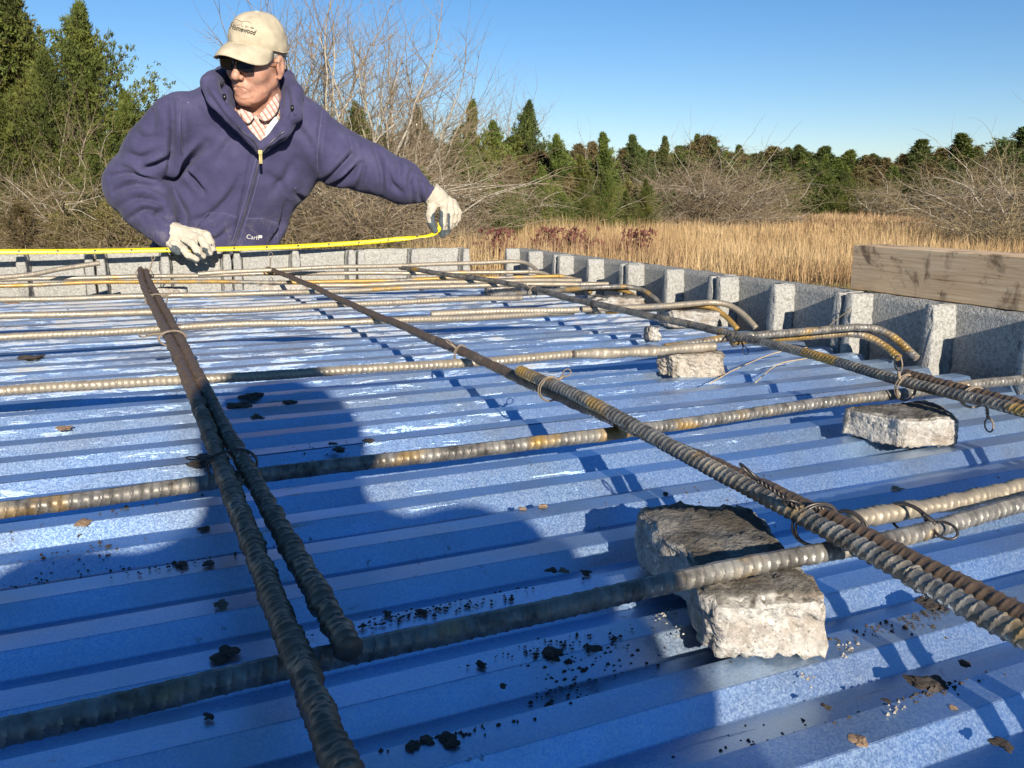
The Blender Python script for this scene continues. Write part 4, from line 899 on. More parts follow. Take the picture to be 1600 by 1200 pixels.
    for i in range(mb):
        r=i/(mb-1)
        for j in range(nb):
            t=(j/(nb-1)-.5)*2; u=math.pi/2-t*1.18; cx_,cy_=.0875*math.cos(u),-.014+.103*math.sin(u); zb=.050 if abs(t)<1 else .04
            zb=.040+.026*max(0,math.sin(u))
            L=.078*(1-abs(t)**2.6)**.5 if abs(t)<1 else 0
            ox,oy=t*.012,1.0
            x_=cx_+ox*r*L/.078; y_=cy_+L*r*oy; z_=zb-.026*r*(L/.078)-.044*(abs(x_)/.085)**2.0*(.35+.65*r)+.012*math.sin(r*math.pi)*(L/.078)*.6
            z_+=.044*(abs(cx_)/.085)**2*.35
            V_.append(loc((x_,y_,z_)))
    F_=[(i*nb+j,i*nb+j+1,(i+1)*nb+j+1,(i+1)*nb+j) for i in range(mb-1) for j in range(nb-1)]
    bo=link('brim',mesh_py('brim',V_,F_),MT['cap'],cap_,True); so_=bo.modifiers.new('t','SOLIDIFY'); so_.thickness=.0035; so_.offset=0
    bt=link('button',mesh_py('button',*(lambda m:([tuple(loc((.009*math.cos(a)*math.cos(b_),-.014+.009*math.sin(a)*math.cos(b_),.151+.004*math.sin(b_)))) for b_ in (0,.5,1.0,1.5) for a in np.linspace(0,6.283,17)[:-1]],[(i*16+j,i*16+(j+1)%16,(i+1)*16+(j+1)%16,(i+1)*16+j) for i in range(3) for j in range(16)]))(0)),MT['cap'],cap_,True)
    lettering('print_lettering','Homewood',358,44,11,'capdark',cbv,.26,.0015,cap_,True,.78,.15)
    lettering('print_lettering','EST. 1984',382.5,42.6,4.4,'capdark',cbv,.22,.0015,cap_,False,.8)
    for pts in ([(362,38),(367,30),(373,32),(378,34),(385,33),(392,36)],[(378,34),(377,40),(381,42)],[(364,42),(361,38),(363,35),(366,36),(364,39)],[(366,40),(371,39),(375,39)]):
        q=[]
        for a,b_ in spline([(a,b_,0) for a,b_ in pts],16)[:,:2]:
            d_=Vector(ray(a,b_)).normalized(); hit=cbv.ray_cast(Vector((0,0,CAMZ)),d_)
            if hit[0] is not None: q.append(np.array(hit[0]-d_*.001))
        if len(q)>3: tube_obj('print_line',q,.00055,MT['capdark'],cap_,4)
    # sunglasses
    sg=empty('sunglasses',(0,0,0)); sg.parent=root
    for q in (-1,1):
        rows=[]
        for b_ in np.linspace(-1,1,9):
            for a in np.linspace(-1,1,13):
                x_=q*.0335+a*.029*(1-.10*max(0,-b_)*abs(a)); z_=.009+b_*.0215*(1-.18*a*a*(1 if b_<0 else .4)); x2=abs(x_); y_=.1135-.010*(x2/.06)**2-.002*b_*b_
                if b_==-1 or b_==1 or abs(a)==1: pass
                rows.append(tuple(loc((x_,y_,z_))))
        F_=[(i*13+j,i*13+j+1,(i+1)*13+j+1,(i+1)*13+j) for i in range(8) for j in range(12)]
        o=link('lens',mesh_py('lens',rows,F_),MT['lens'],sg,True); s_=o.modifiers.new('t','SOLIDIFY'); s_.thickness=.003
        tube_obj('temple_arm',[loc((q*.062,.104,.017)),loc((q*.072,.09,.016)),loc((q*.084,.035,.014)),loc((q*.086,.005,.012)),loc((q*.084,-.012,.0))],.0013,MT['zipm'],sg,5)
    tube_obj('bridge',[loc((-.009,.116,.018)),loc((0,.119,.020)),loc((.009,.116,.018))],.0016,MT['black'],sg,5)
    # gloves
    def glove(name,wr,palm,fingers,thumb,cuffdir,gray,label=None,h=.0021):
        pts=np.array([p for f in fingers for p in f[0]]+[p for p in thumb[0]]+[np.array(wr)+np.array(cuffdir)*.05])
        lo=pts.min(0)-.03; hi=pts.max(0)+.03; xs,ys,zs=[np.arange(lo[i],hi[i],h) for i in range(3)]; g=g3(xs,ys,zs)
        d=None
        for p0,p1,r0,r1 in palm:
            q=s_cap(g,p0,p1,r0,r1); d=q if d is None else smin(d,q,.014)
        d=smin(d,chain(g,*thumb,.006),.010)
        for f,rr in fingers: d=smin(d,chain(g,f,[r*1.05 for r in rr],.005),.0035)
        w1=np.array(wr)+np.array(cuffdir)*.026; d=smin(d,s_cap(g,wr,w1,.036,.040),.012)
        n_=np.array(cuffdir)/np.linalg.norm(cuffdir); X,Y,Z=g; pl=(X-w1[0])*n_[0]+(Y-w1[1])*n_[1]+(Z-w1[2])*n_[2]; d=np.maximum(d,pl-.0)
        V,F=surfnets(xs,ys,zs,d); N=vnormals(V,F); nz=Noise(71,6,60,2); V=V+N*(nz(V)*.0007)[:,None]; V=V+N*(np.maximum(0,np.sin((V-w1)@n_*700))*.0006*(((V-w1)@n_)>-.035))[:,None]
        me=mesh_np(name,V,F); me.materials.append(MT['glove']); me.materials.append(MT['palm']); cen=V[F].mean(1); fn=N[F].mean(1); mi=np.array([gray(c,n) for c,n in zip(cen,fn)],dtype=np.int32)
        me.polygons.foreach_set('material_index',mi); me.update(); o=link(name,me,None,root,True); return o
    # right hand: palm on top of the wall, fingers hanging over its inner edge, tape pinned under it
    W_=wrR; f=[([A(272,381,2.985),A(287,391,2.955),A(296,401,2.94),A(306,406,2.94)],(.0125,.0125,.0115,.0105)),
        ([A(284,372,2.985),A(301,382,2.95),A(309,393,2.935),A(316,401,2.94)],(.0125,.0125,.0115,.0105)),
        ([A(296,366,2.985),A(314,374,2.95),A(321,385,2.935),A(327,396,2.94)],(.0125,.0125,.0115,.0105)),
        ([A(306,362,2.99),A(323,367,2.96),A(329,378,2.945),A(333,390,2.95)],(.0115,.0115,.0105,.0095))]
    palm=[(A(266,368,3.025),A(288,384,2.985),.030,.016),(A(268,364,3.025),A(298,372,2.98),.030,.018),(A(270,362,3.03),A(312,366,2.985),.028,.015)]
    thumb=([A(264,376,3.015),A(270,388,2.985),A(279,394,2.965)],(.016,.0125,.011))
    cf=(W_-A(285,372,2.99)); cf=np.array(wrR-A(280,372,3.0)); cf/=np.linalg.norm(cf)
    pd=np.array([-.25,.1,-1.0])
    def gr1(c,n):
        p=project(c[None])[0]; k=n@np.array([-.15,-.1,-1.0])
        return 1 if (k>.38 and p[0]>268 and p[1]>374) or (p[0]<282 and p[1]>383 and k>-.2 and p[0]>262) else 0
    glove('glove',A(266,366,3.028),palm,f,thumb,cf,gr1)
    # left hand: pinching the tape, fingers hanging
    f=[([A(694,316,2.955),A(693,332,2.925),A(691,350,2.925),A(691,367,2.94)],(.013,.0135,.012,.0105)),
       ([A(702,315,2.96),A(704,333,2.935),A(702,350,2.94),A(698,363,2.955)],(.013,.0125,.0115,.0105)),
       ([A(708,317,2.975),A(711,332,2.955),A(709,345,2.96),A(705,354,2.975)],(.0125,.012,.011,.010)),
       ([A(711,321,2.99),A(716,332,2.98),A(715,342,2.985),A(711,350,2.995)],(.0115,.011,.0105,.0095))]
    palm=[(A(680,309,2.965),A(694,318,2.955),.027,.018),(A(682,308,2.97),A(706,318,2.97),.027,.016),(A(684,310,2.98),A(711,323,2.985),.024,.014)]
    thumb=([A(676,320,2.96),A(672,336,2.94),A(674,350,2.93),A(680,360,2.928)],(.018,.0145,.0125,.0105))
    cf=A(668,300,2.968)-A(688,314,2.962); cf/=np.linalg.norm(cf)
    def gr2(c,n):
        p=project(c[None])[0]
        if p[1]<324: return 0
        inner=(p[0]>674 and p[0]<692.5 and p[1]>326+abs(p[0]-686)*.8); th=(p[0]<684 and p[1]>338 and n[0]>-.35) or (p[0]<680 and p[1]>348)
        gap=(699.2<p[0]<703.2 and p[1]>333); tips=p[1]>359 and p[0]>686; pal=n@np.array([-.5,.75,-.3])>.45
        return 1 if inner or th or gap or tips or pal else 0
    glove('glove',A(681,308,2.967),palm,f,thumb,cf,gr2)
    # trousers and boots
    xs=np.arange(hip[0]-.26,hip[0]+.27,.011); ys=np.arange(3.0,3.5,.011); zs=np.arange(.04,hip[2]+.16,.012); g=g3(xs,ys,zs)
    b=s_ell(g,hip+np.array([0,0,.02]),(.19,.135,.15))
    for q in (-1,1):
        h_=np.array([hip[0]+q*.085,hip[1]+.02,hip[2]-.06]); k=np.array([hip[0]+q*.11,hip[1]-.04,.5]); a=np.array([hip[0]+q*.12,hip[1]+.06,.10]); b=smin(b,chain(g,[h_,k,a],(.105,.085,.075)),.03)
    V,F=surfnets(xs,ys,zs,b); N=vnormals(V,F); V=V+N*(Noise(5,5,7,3)(V)*.004)[:,None]; link('trousers',mesh_np('trousers',V,F),MT['jean'],root,True)
    for q in (-1,1):
        a=np.array([hip[0]+q*.12,hip[1]+.06,.10]); xs=np.arange(a[0]-.09,a[0]+.1,.007); ys=np.arange(a[1]-.28,a[1]+.12,.007); zs=np.arange(0.0,.24,.007); g=g3(xs,ys,zs)
        b=smin(s_cap(g,a+[0,.01,-.02],a+[.01,-.17,-.05],.052,.045),s_cap(g,a,a+[0,0,.09],.055,.056),.03); b=np.maximum(b,.008-g[2]+0*b); V,F=surfnets(xs,ys,zs,b); link('boot',mesh_np('boot',V,F),MT['boot'],root,True)
    return rebase(root,(hip[0],hip[1],0))
person_in_hoodie()

# ------------------------------------------------------------------ yellow measuring tape
def tape():
    A=at; K=[((-620,394,2.99),(0,.25,1)),((0,393.5,2.985),(0,.3,1)),((150,392.5,2.985),(0,.35,1)),((270,390.3,2.98),(0,.4,1)),((335,389.5,2.98),(0,.4,1)),((450,385.5,2.975),(0,.5,1)),((560,379.5,2.965),(0,.15,1)),((620,374,2.955),(0,.2,1)),((655,370,2.945),(0,.9,.5)),((672,367.5,2.935),(.1,.8,.8)),((683,361.5,2.925),(-.5,.1,1)),((688,354,2.922),(-1,.0,.6)),((686.5,347.5,2.925),(-1,.1,.2))]
    P=spline([A(*k[0]) for k in K],140); U=spline([k[1] for k in K],140); wd=.0078
    V=[];uv=[]
    L=np.r_[0,np.cumsum(np.linalg.norm(np.diff(P,axis=0),axis=1))]
    T=np.gradient(P,axis=0)
    for i in range(len(P)):
        t=T[i]/np.linalg.norm(T[i]); u=U[i]-t*U[i].dot(t); u/=np.linalg.norm(u); nn=np.cross(t,u)
        for q in (-1,-.5,0,.5,1): V.append(P[i]+u*wd*q+nn*.0018*(1-q*q)); uv.append((L[i]/.0254,(q+1)/2))
    n=5; F=[(i*n+j,i*n+j+1,(i+1)*n+j+1,(i+1)*n+j) for i in range(len(P)-1) for j in range(n-1)]
    me=mesh_py('measuring_tape',V,F); ul=me.uv_layers.new(name='UVMap')
    for l in me.loops: ul.data[l.index].uv=uv[l.vertex_index]
    o=link('measuring_tape',me,MT['tape'],None,True); s_=o.modifiers.new('t','SOLIDIFY'); s_.thickness=.0004
    tag(o,'yellow steel measuring tape stretched along the back wall up to the gloved left hand','tape measure')
tape()

# ------------------------------------------------------------------ the photographer, out of frame; only the shadow is seen
def photographer():
    root=empty('person',(0,0,0),'person behind the camera with a phone, seen only as a shadow on the deck','person')
    hx,hy=-.085,-.62; top=.45
    HC=np.array([hx,hy,CAMZ+top-.13]); R=rot_head(0,.1,0); R=R@np.diag([-1,-1,1.]); HS=1.0
    z=lambda v:CAMZ+v
    xs=np.arange(-.62,.4,.011); ys=np.arange(-1.0,.02,.011); zs=np.arange(0,z(top)+.05,.012); g=g3(xs,ys,zs); d=head_sdf(g,HC,R,HS)
    sL=np.array([hx-.19,hy-.02,z(.155)]); sR=np.array([hx+.16,hy-.02,z(.145)]); eL=np.array([hx-.28,hy+.10,z(-.06)]); eR=np.array([hx+.20,hy+.10,z(.05)]); wL=np.array([-.10,-.16,z(-.045)]); wR=np.array([.10,-.15,z(-.075)])
    b=s_ell(g,(hx,hy-.03,z(-.06)),(.20,.125,.26)); b=smin(b,s_ell(g,(hx,hy-.03,z(-.38)),(.19,.12,.22)),.08); b=smin(b,s_cap(g,sL,sR,.068),.05); b=smin(b,s_cap(g,(hx,hy-.02,z(.12)),(hx,hy-.01,z(.24)),.095,.075),.05)
    b=smin(b,chain(g,[sL,eL,wL],(.072,.055,.038)),.02); b=smin(b,chain(g,[sR,eR,wR],(.072,.055,.038)),.02)
    b=smin(b,s_ell(g,HC+np.array([0,-.01,.03]),(.100,.115,.110)),.02)
    for q in (-1,1):
        b=smin(b,chain(g,[(hx+q*.09,hy-.02,z(-.5)),(hx+q*.10,hy,.45),(hx+q*.11,hy-.05,.08)],(.10,.07,.055)),.03); b=smin(b,s_cap(g,(hx+q*.11,hy-.05,.07),(hx+q*.12,hy+.14,.045),.05,.04),.02)
    d=smin(d,b,.02); V,F=surfnets(xs,ys,zs,d); link('body',mesh_np('body',V,F),MT['dark'],root,True)
    for nm,w_,s_ in (('hand',wL,-1),('hand',wR,1)):
        xs=np.arange(-.16,.17,.004); ys=np.arange(-.22,0.0,.004); zs=np.arange(z(-.13),z(.04),.004); g=g3(xs,ys,zs)
        q=s_cap(g,w_,w_+np.array([-s_*.028,.06,.01]),.028,.022)
        for k in range(4):
            a=w_+np.array([-s_*.03,.065,.024-.016*k]); q=smin(q,chain(g,[a,a+np.array([s_*.006,.045,.0]),a+np.array([-s_*.010,.060,0])],(.0095,.009,.008)),.006)
        a=w_+np.array([-s_*.03,.05,.02]); q=smin(q,chain(g,[a,a+np.array([-s_*.006,.03,.006]),a+np.array([-s_*.014,.045,-.004])],(.011,.010,.009)),.006)
        V,F=surfnets(xs,ys,zs,q); link(nm,mesh_np(nm,V,F),MT['skin'],root,True)
    rebase(root,(hx,hy,0))
    ph=link('phone',mesh_py('phone',*box_vf((0,0,0),(.145,.008,.072))),MT['black']); ph.location=(.035,-.045,z(-.035)); ph.rotation_euler=(RAD(-12),0,RAD(-24)); tag(ph,'black phone held sideways just behind the viewpoint','phone')
photographer()

# ------------------------------------------------------------------ trees, brush, grass
def sprigs(C,Dr,rs,L,W,n=1):
    """triangular leaf sprigs at points C with mean directions Dr"""
    C=np.repeat(C,n,0); Dr=np.repeat(Dr,n,0); m=len(C)
    d=Dr+rs.normal(size=(m,3))*.55; d/=np.linalg.norm(d,axis=1)[:,None]
    s=np.cross(d,rs.normal(size=(m,3))); s/=np.linalg.norm(s,axis=1)[:,None]+1e-9
    l=(L*rs.uniform(.6,1.4,m))[:,None]; w_=(W*rs.uniform(.6,1.4,m))[:,None]; C=C+rs.normal(size=(m,3))*L*.35
    V=np.stack([C-s*w_,C+s*w_,C+d*l],1).reshape(-1,3); return V
def tri_mesh(name,V): return mesh_np(name,V,np.arange(len(V)).reshape(-1,3))
def cedar_mesh(seed,H=6.0,R=1.35,nb=230,ncl=16,nsp=9,L=.11,W=.02,low=.02,lean=.55):
    rs=np.random.RandomState(seed); Cs=[];Ds=[];TV=[];TF=[]
    az0=rs.uniform(0,6.28,5); am=rs.uniform(.2,.42,5)
    for b in range(nb):
        t=low+(1-low)*((b+rs.rand())/nb)**1.25; t=min(t,.975); az=rs.uniform(0,6.283)
        prof=(1-t)**1.12*(1-.30*math.exp(-t*9))*1.25; spike=rs.rand()<.13
        ln=R*prof*(rs.uniform(.45,1.12))*(1+sum(am[q]*math.sin(az*(q+1)+az0[q]+t*(6+3*q)) for q in range(3)))+.05
        up=RAD(rs.uniform(8,38)+25*t) if not spike else RAD(rs.uniform(66,84))
        ln=min(ln,R*prof*1.1+.12)
        if spike: ln=ln*.8+.12
        s=np.linspace(.12,1,ncl)[:,None]; d=np.array([math.cos(az)*math.cos(up),math.sin(az)*math.cos(up),math.sin(up)])
        P=np.array([0,0,t*H-.15*H*(1-t)*0])+d*ln*s; P[:,2]+=(s[:,0]**2)*ln*.22; P+=rs.normal(size=P.shape)*(.035+.10*ln*s)*.55
        Cs.append(P); dd=d+np.array([0,0,lean]); Ds.append(np.repeat((dd/np.linalg.norm(dd))[None],ncl,0))
        if b%2==0 and ln>.35:
            q=np.array([[0,0,t*H],list(np.array([0,0,t*H])+d*ln*.5),list(P[-2])]); v,f=tube_vf(q,np.array([.022,.014,.005]),3,sum(len(a) for a in TV)); TV.append(v); TF.append(f)
    C=np.concatenate(Cs);Dn=np.concatenate(Ds); V=sprigs(C,Dn,rs,L,W,nsp)
    v,f=tube_vf(np.array([[0,0,-.1],[.02,0,H*.3],[-.02,.02,H*.65],[0,0,H*.97]]),np.array([.13,.10,.06,.01]),8,sum(len(a) for a in TV)); TV.append(v);TF.append(f)
    return tri_mesh('crown',V),mesh_np('trunk',np.concatenate(TV),np.concatenate(TF))
def grow(rs,p,d,L,r,lev,out,par):
    if r<par['rmin'] or lev<0: return
    nseg=par['seg']; P=[p]; q=np.array(p,float); d=np.array(d,float)
    kids=[]
    for i in range(nseg):
        d=d+rs.normal(size=3)*par['wig']+np.array([0,0,par['trop']]); d/=np.linalg.norm(d); q=q+d*L/nseg; P.append(q.copy())
        if lev>0:
            nk=rs.poisson(par['kid']*(1.0 if i>0 or par.get('lowk') else .3))
            for _ in range(nk):
                a=rs.normal(size=3); a-=d*a.dot(d); a/=np.linalg.norm(a)+1e-9
                an=RAD(rs.uniform(*par['ang'])); kd=d*math.cos(an)+a*math.sin(an); kids.append((q.copy(),kd,L*rs.uniform(.45,.8)*(1-.35*i/nseg),r*(1-.55*i/nseg)*rs.uniform(.4,.62)))
    out.append((np.array(P),np.linspace(r,r*.38,nseg+1)))
    if lev>0: kids.append((q.copy(),d,L*.72,r*.40))
    for k in kids: grow(rs,*k,lev-1,out,par)
def woody(segs,rthin=.02,rmin_vis=0):
    big=([],[]);thin=([],[]); nb=nt_=0
    for P,R in segs:
        k=6 if R[0]>.05 else (4 if R[0]>rthin else 3); v,f=tube_vf(P,R,k,nb if R[0]>rthin else nt_)
        if R[0]>rthin: big[0].append(v);big[1].append(f);nb+=len(v)
        else: thin[0].append(v);thin[1].append(f);nt_+=len(v)
    res=[]
    for a,nm in ((big,'trunk'),(thin,'crown')):
        res.append(mesh_np(nm,np.concatenate(a[0]),np.concatenate(a[1])) if a[0] else None)
    return res
def bare_mesh(seed,H=8,spread=(25,60),levels=5,kid=1.0,rmin=.0030,r0=.12,nstem=2,trop=.035,wig=.12):
    rs=np.random.RandomState(seed); out=[]; par=dict(rmin=rmin,seg=5,wig=wig,trop=trop,kid=kid,ang=spread)
    for k in range(nstem):
        a=rs.uniform(0,6.28); d=np.array([math.cos(a)*.22,math.sin(a)*.22,1.]); grow(rs,np.array([math.cos(a)*.1,math.sin(a)*.1,-.1]),d/np.linalg.norm(d),H*.42,r0*rs.uniform(.6,1),levels,out,par)
    return woody(out)
def brush_mesh(seed,H=2.6,n=26,levels=3,droop=-.05,kid=1.3,rmin=.0028,r0=.03,spreadR=1.2):
    rs=np.random.RandomState(seed); out=[]; par=dict(rmin=rmin,seg=6,wig=.16,trop=droop,kid=kid,ang=(30,85),lowk=True)
    for k in range(n):
        a=rs.uniform(0,6.28); e=RAD(rs.uniform(30,88)); rr=rs.uniform(0,spreadR)**1
        grow(rs,np.array([math.cos(a)*rr*.5,math.sin(a)*rr*.5,-.05]),np.array([math.cos(a)*math.cos(e),math.sin(a)*math.cos(e),math.sin(e)]),H*rs.uniform(.4,.75),r0*rs.uniform(.5,1.1),levels,out,par)
    return woody(out,.012)
class Kind:
    def __init__(s,name,meshes,mats,H): s.name=name; s.m=meshes; s.mats=mats; s.H=H
K={}
NEAR=dict(nb=430,ncl=17,nsp=9,L=.10,W=.019)
K['cedar']=[Kind('cedar_tree',cedar_mesh(1,6,2.7,**NEAR),('cedar','bark'),6),Kind('cedar_tree',cedar_mesh(2,6,2.2,**NEAR),('cedar','bark'),6),Kind('cedar_tree',cedar_mesh(3,6,3.0,**NEAR),('cedar','bark'),6)]
FAR=dict(nb=270,ncl=14,nsp=11,L=.13,W=.027)
K['dark']=[Kind('cedar_tree',cedar_mesh(4,6,2.2,**FAR),('cedar_d','bark'),6),Kind('cedar_tree',cedar_mesh(5,6,2.8,**FAR),('cedar_d','bark'),6)]
K['green']=[Kind('cedar_tree',cedar_mesh(6,6,2.6,**FAR),('cedar','bark'),6),Kind('cedar_tree',cedar_mesh(7,6,2.1,**FAR),('cedar','bark'),6)]
K['bronze']=[Kind('bronze_tree',cedar_mesh(8,6,3.2,nb=240,ncl=10,nsp=7,L=.16,W=.03,lean=.2),('bronze','bark'),6)]
K['bare']=[Kind('bare_tree',bare_mesh(21,8,levels=5,kid=1.15),('palebark','twig'),8),Kind('bare_tree',bare_mesh(22,8,levels=5,kid=1.15,nstem=1,wig=.12),('palebark','twig'),8),Kind('bare_tree',bare_mesh(25,8,(30,70),5,1.0,nstem=3),('palebark','twig'),8)]
K['brush']=[Kind('bare_shrub',brush_mesh(31),('brush','brush'),2.4),Kind('bare_shrub',brush_mesh(32,2.6,30,3,-.02),('brush','twig'),2.4)]
K['pale']=[Kind('bare_shrub',brush_mesh(33,3.6,16,3,-.02,1.15,.004,.055),('palebark','brush'),3.2),Kind('bare_shrub',brush_mesh(34,3.6,14,3,-.07,1.2,.004,.06),('palebark','twig'),3.2)]
K['under']=[Kind('evergreen_shrub',cedar_mesh(9,2.6,1.5,nb=120,ncl=12,nsp=8,L=.075,W=.016,lean=.1),('cedar_d','bark'),2.6),Kind('evergreen_shrub',cedar_mesh(10,2.6,1.6,nb=110,ncl=12,nsp=8,L=.08,W=.017,lean=.1),('bronze','bark'),2.6)]
for ks in K.values():
    for k in ks:
        a,b=k.m
        if k.name in('cedar_tree','bronze_tree','evergreen_shrub'): cr,tr=a,b; cr.materials.append(MT[k.mats[0]]); tr.materials.append(MT[k.mats[1]]); k.parts=[('crown',cr),('trunk',tr)]
        else:
            k.parts=[]
            if a is not None: a.materials.append(MT[k.mats[0]]); k.parts.append(('trunk',a))
            if b is not None: b.materials.append(MT[k.mats[1]]); k.parts.append(('crown',b))
TR=random.Random(12)
def tree(kind,px,topy,dist,label,group,i=None,wide=1.0,hs=None):
    ks=K[kind]; k=ks[(i if i is not None else TR.randrange(len(ks)))%len(ks)]
    p=gp(px,dist); yh=302+.0073*px; H=(yh-topy)*dist/FPX+CAMZ
    if hs: H=hs
    s=H/k.H; o=empty(k.name,(p[0],p[1],-.03),label,{'cedar_tree':'tree','bronze_tree':'tree','bare_tree':'tree'}.get(k.name,'shrub'),group,TR.uniform(0,6.28))
    o.scale=(s*wide,s*wide,s)
    for n,m in k.parts: link(n,m,None,o)
    return o
GT='cedars and bare trees at the field edge'
# left group, about twenty metres off
for a in [('cedar',-40,-60,21,'tall dark cedar cut by the left edge of the frame',0,.9),('cedar',45,-12,21.5,'tall loose cedar second from the left edge',1,1.1),('cedar',150,28,21,'pointed cedar left of the man with clear sky behind its tip',2,.95),
          ('cedar',90,95,19.5,'lower cedar filling the gap between the two tall left cedars',0,1.0),('cedar',205,150,20.5,'yellow green cedar just behind the man shoulder on the left',1,1.0),('cedar',10,150,19,'mid height cedar low at the left edge',2,1.0),
          ('cedar',-160,0,22,'cedar beyond the left frame edge, nearer one',1,1.1),('cedar',-300,10,23,'cedar beyond the left frame edge, farther one',0,1.1),
          ('cedar',150,225,17.5,'bright green young cedar low between the tall cedars',1,1.2),('cedar',255,235,22,'cedar hidden mostly behind the man right sleeve',0,1.1)]:
    tree(a[0],a[1],a[2],a[3],a[4],GT,a[5],a[6])
for a in [('bare',105,120,18.8,'pale bare tree tangled among the left cedars',0,.8),('bare',20,210,18.2,'small bare tree in front of the left cedars',1,.9),('bare',290,100,30,'thin leafless tree showing just left of the cap',1,.9),('bare',240,130,32,'distant leafless tree behind the man right shoulder',2,.8),
          ('bare',465,-40,21,'leafless tree rising right of the cap',0,1.05),('bare',565,-70,20,'tallest leafless tree with forked pale limbs above the outstretched arm',2,.95),('bare',510,30,22.5,'leafless tree between the two tall ones above the arm',1,1.0),('bare',620,60,23,'leafless tree reaching right over the sky beyond the arm',0,.9),
          ('bare',730,120,40,'faint leafless tree top against the sky right of the glove',2,1.0),('bare',790,105,42,'widest faint leafless crown against the sky',0,1.1),('bare',850,150,44,'faint leafless crown right of the wide one',1,1.0),('bare',930,215,48,'distant leafless crown over the middle of the tree line',2,1.0)]:
    tree(a[0],a[1],a[2],a[3],a[4],GT,a[5],a[6])
for a in [('cedar',560,170,20.5,'cedar tucked behind the tall leafless tree above the arm',2,.9),('cedar',430,200,21,'cedar hidden behind the man neck and hood',0,.9),
          ('dark',655,175,27,'dark cedar just right of the tall leafless trees',0,1.1),('green',738,165,28,'slender yellow green cedar above the outstretched glove',1,.85),('cedar',715,205,25,'bright yellow green cedar right of the outstretched glove',1,1.0),('green',770,195,30,'mid green cedar right of the bright one',0,1.0),
          ('dark',825,168,36,'blue green cedar with a rounded top standing above the line',1,.9),('bronze',795,245,29,'bronze leaved tree below the blue green cedar',0,.8),('green',868,215,33,'yellow green cedar right of the blue green one',0,1.0),
          ('green',940,212,36,'cedar with a green tip left of the middle of the line',1,1.1),('green',905,245,33,'cedar between two others in the middle of the line',0,1.1),('dark',985,215,40,'dark cedar tip right of the middle of the line',0,1.1),('green',1035,218,42,'narrow cedar tip near the pale bare thicket',1,.9),
          ('green',1085,215,44,'dark tipped cedar behind the pale bare thicket',0,1.0),('dark',1150,232,48,'cedar behind the right of the pale thicket',1,1.2),('green',1130,240,42,'green cedar peeping over the pale thicket',1,1.0),('dark',1185,240,52,'cedar standing where the thicket meets the far cedars',0,1.0)]:
    tree(a[0],a[1],a[2],a[3],a[4],GT,a[5],a[6])
NUM=['first','second','third','fourth','fifth','sixth','seventh','eighth','ninth','tenth','eleventh','twelfth','thirteenth','fourteenth','fifteenth','sixteenth','seventeenth','eighteenth','nineteenth','twentieth']
NUM+=['twenty-'+a for a in NUM[:9]]+['thirtieth']+['thirty-'+a for a in NUM[:9]]+['fortieth']+['forty-'+a for a in NUM[:9]]+['fiftieth']+['fifty-'+a for a in NUM[:9]]+['sixtieth']+['sixty-'+a for a in NUM[:9]]
def row(items,look,where,group):
    cn={}
    for px,ty,ds,kd,wd in sorted(items):
        n=cn.get(kd,0)
        if -20<px<1620: lab='%s, %s from the left %s'%(look[kd],NUM[n],where); cn[kd]=n+1
        else: lab='%s beyond the %s edge of the picture at bearing mark %s'%(look[kd],'left' if px<0 else 'right',NUM[int(abs(px)//20)%60])
        tree(kd,px,ty,ds,lab,group,None,wd*(1.55 if kd in('dark','green','bronze') else 1))
RS2=random.Random(3)
fr=[(1215,240),(1243,232),(1284,232),(1322,238),(1350,248),(1378,250),(1405,245),(1432,222),(1462,236),(1492,214),(1520,240),(1545,236),(1590,205),(1640,215),(1700,225),(1770,200),(1228,262),(1262,250),(1304,252),(1338,262),(1366,266),(1392,262),(1420,258),(1448,258),(1478,256),(1506,262),(1534,258),(1565,240)]
kk=['dark','dark','dark','green','bronze','bronze','bronze','dark','bronze','green','dark','bronze','dark','dark','green','dark']+['dark','dark','green','bronze','bronze','green','dark','bronze','dark','green','bronze','dark']
row([(a,b,(64 if i<12 else 50) if i<16 else 61,kk[i],1.35) for i,(a,b) in enumerate(fr)],dict(dark='dark cedar',green='green cedar',bronze='bronze leaved tree'),'in the far tree line across the field','far tree line across the field')
md=[]
for px in range(640,1200,24):
    t=(px-640)/560; ds=27+t*20; top=238+20*t+RS2.uniform(-16,16); md.append((px+RS2.uniform(-8,8),top,ds+RS2.uniform(-1,4),RS2.choice(['dark','green','bronze','green','dark']),RS2.uniform(1.0,1.45)))
for q,px in enumerate(range(652,1600,21)): md.append((px+RS2.uniform(-8,8),(228 if px<1150 else 246)+RS2.uniform(-14,16),(34 if px<850 else 44 if px<1180 else 66)+RS2.uniform(-1,3),RS2.choice(['dark','bronze','green','bronze']),RS2.uniform(1.0,1.5)))
for px in range(280,640,36): md.append((px+RS2.uniform(-8,8),235+RS2.uniform(-25,15),23+RS2.uniform(-1,3),RS2.choice(['dark','bronze','bronze','green']),1.3))
row(md,dict(dark='dark green cedar',green='yellow green cedar',bronze='bronze brown tree'),'in the dense wood behind the field','trees filling the middle of the tree line')
hz=[(px+RS2.uniform(-10,10),ty+RS2.uniform(-8,10),ds,'bare',1.1) for px,ty,ds in [(680,165,34),(760,150,38),(830,160,40),(890,190,42),(960,205,42),(1000,215,44),(1060,212,44),(1110,208,42),(1150,222,44),(1190,238,50),(1260,236,68),(1330,240,68),(1400,236,68),(1450,230,66),(1530,222,60),(1580,205,40),(470,-10,21),(520,-80,20.5),(575,-30,21),(615,20,21.5),(655,70,24),(700,110,28),(400,20,24),(440,-30,23),(485,-60,22),(600,-20,22),(640,40,24),(560,20,24),(530,-50,23)]]
row(hz,dict(bare='fine twigged leafless tree'),'rising among the evergreens','leafless trees among the evergreens')
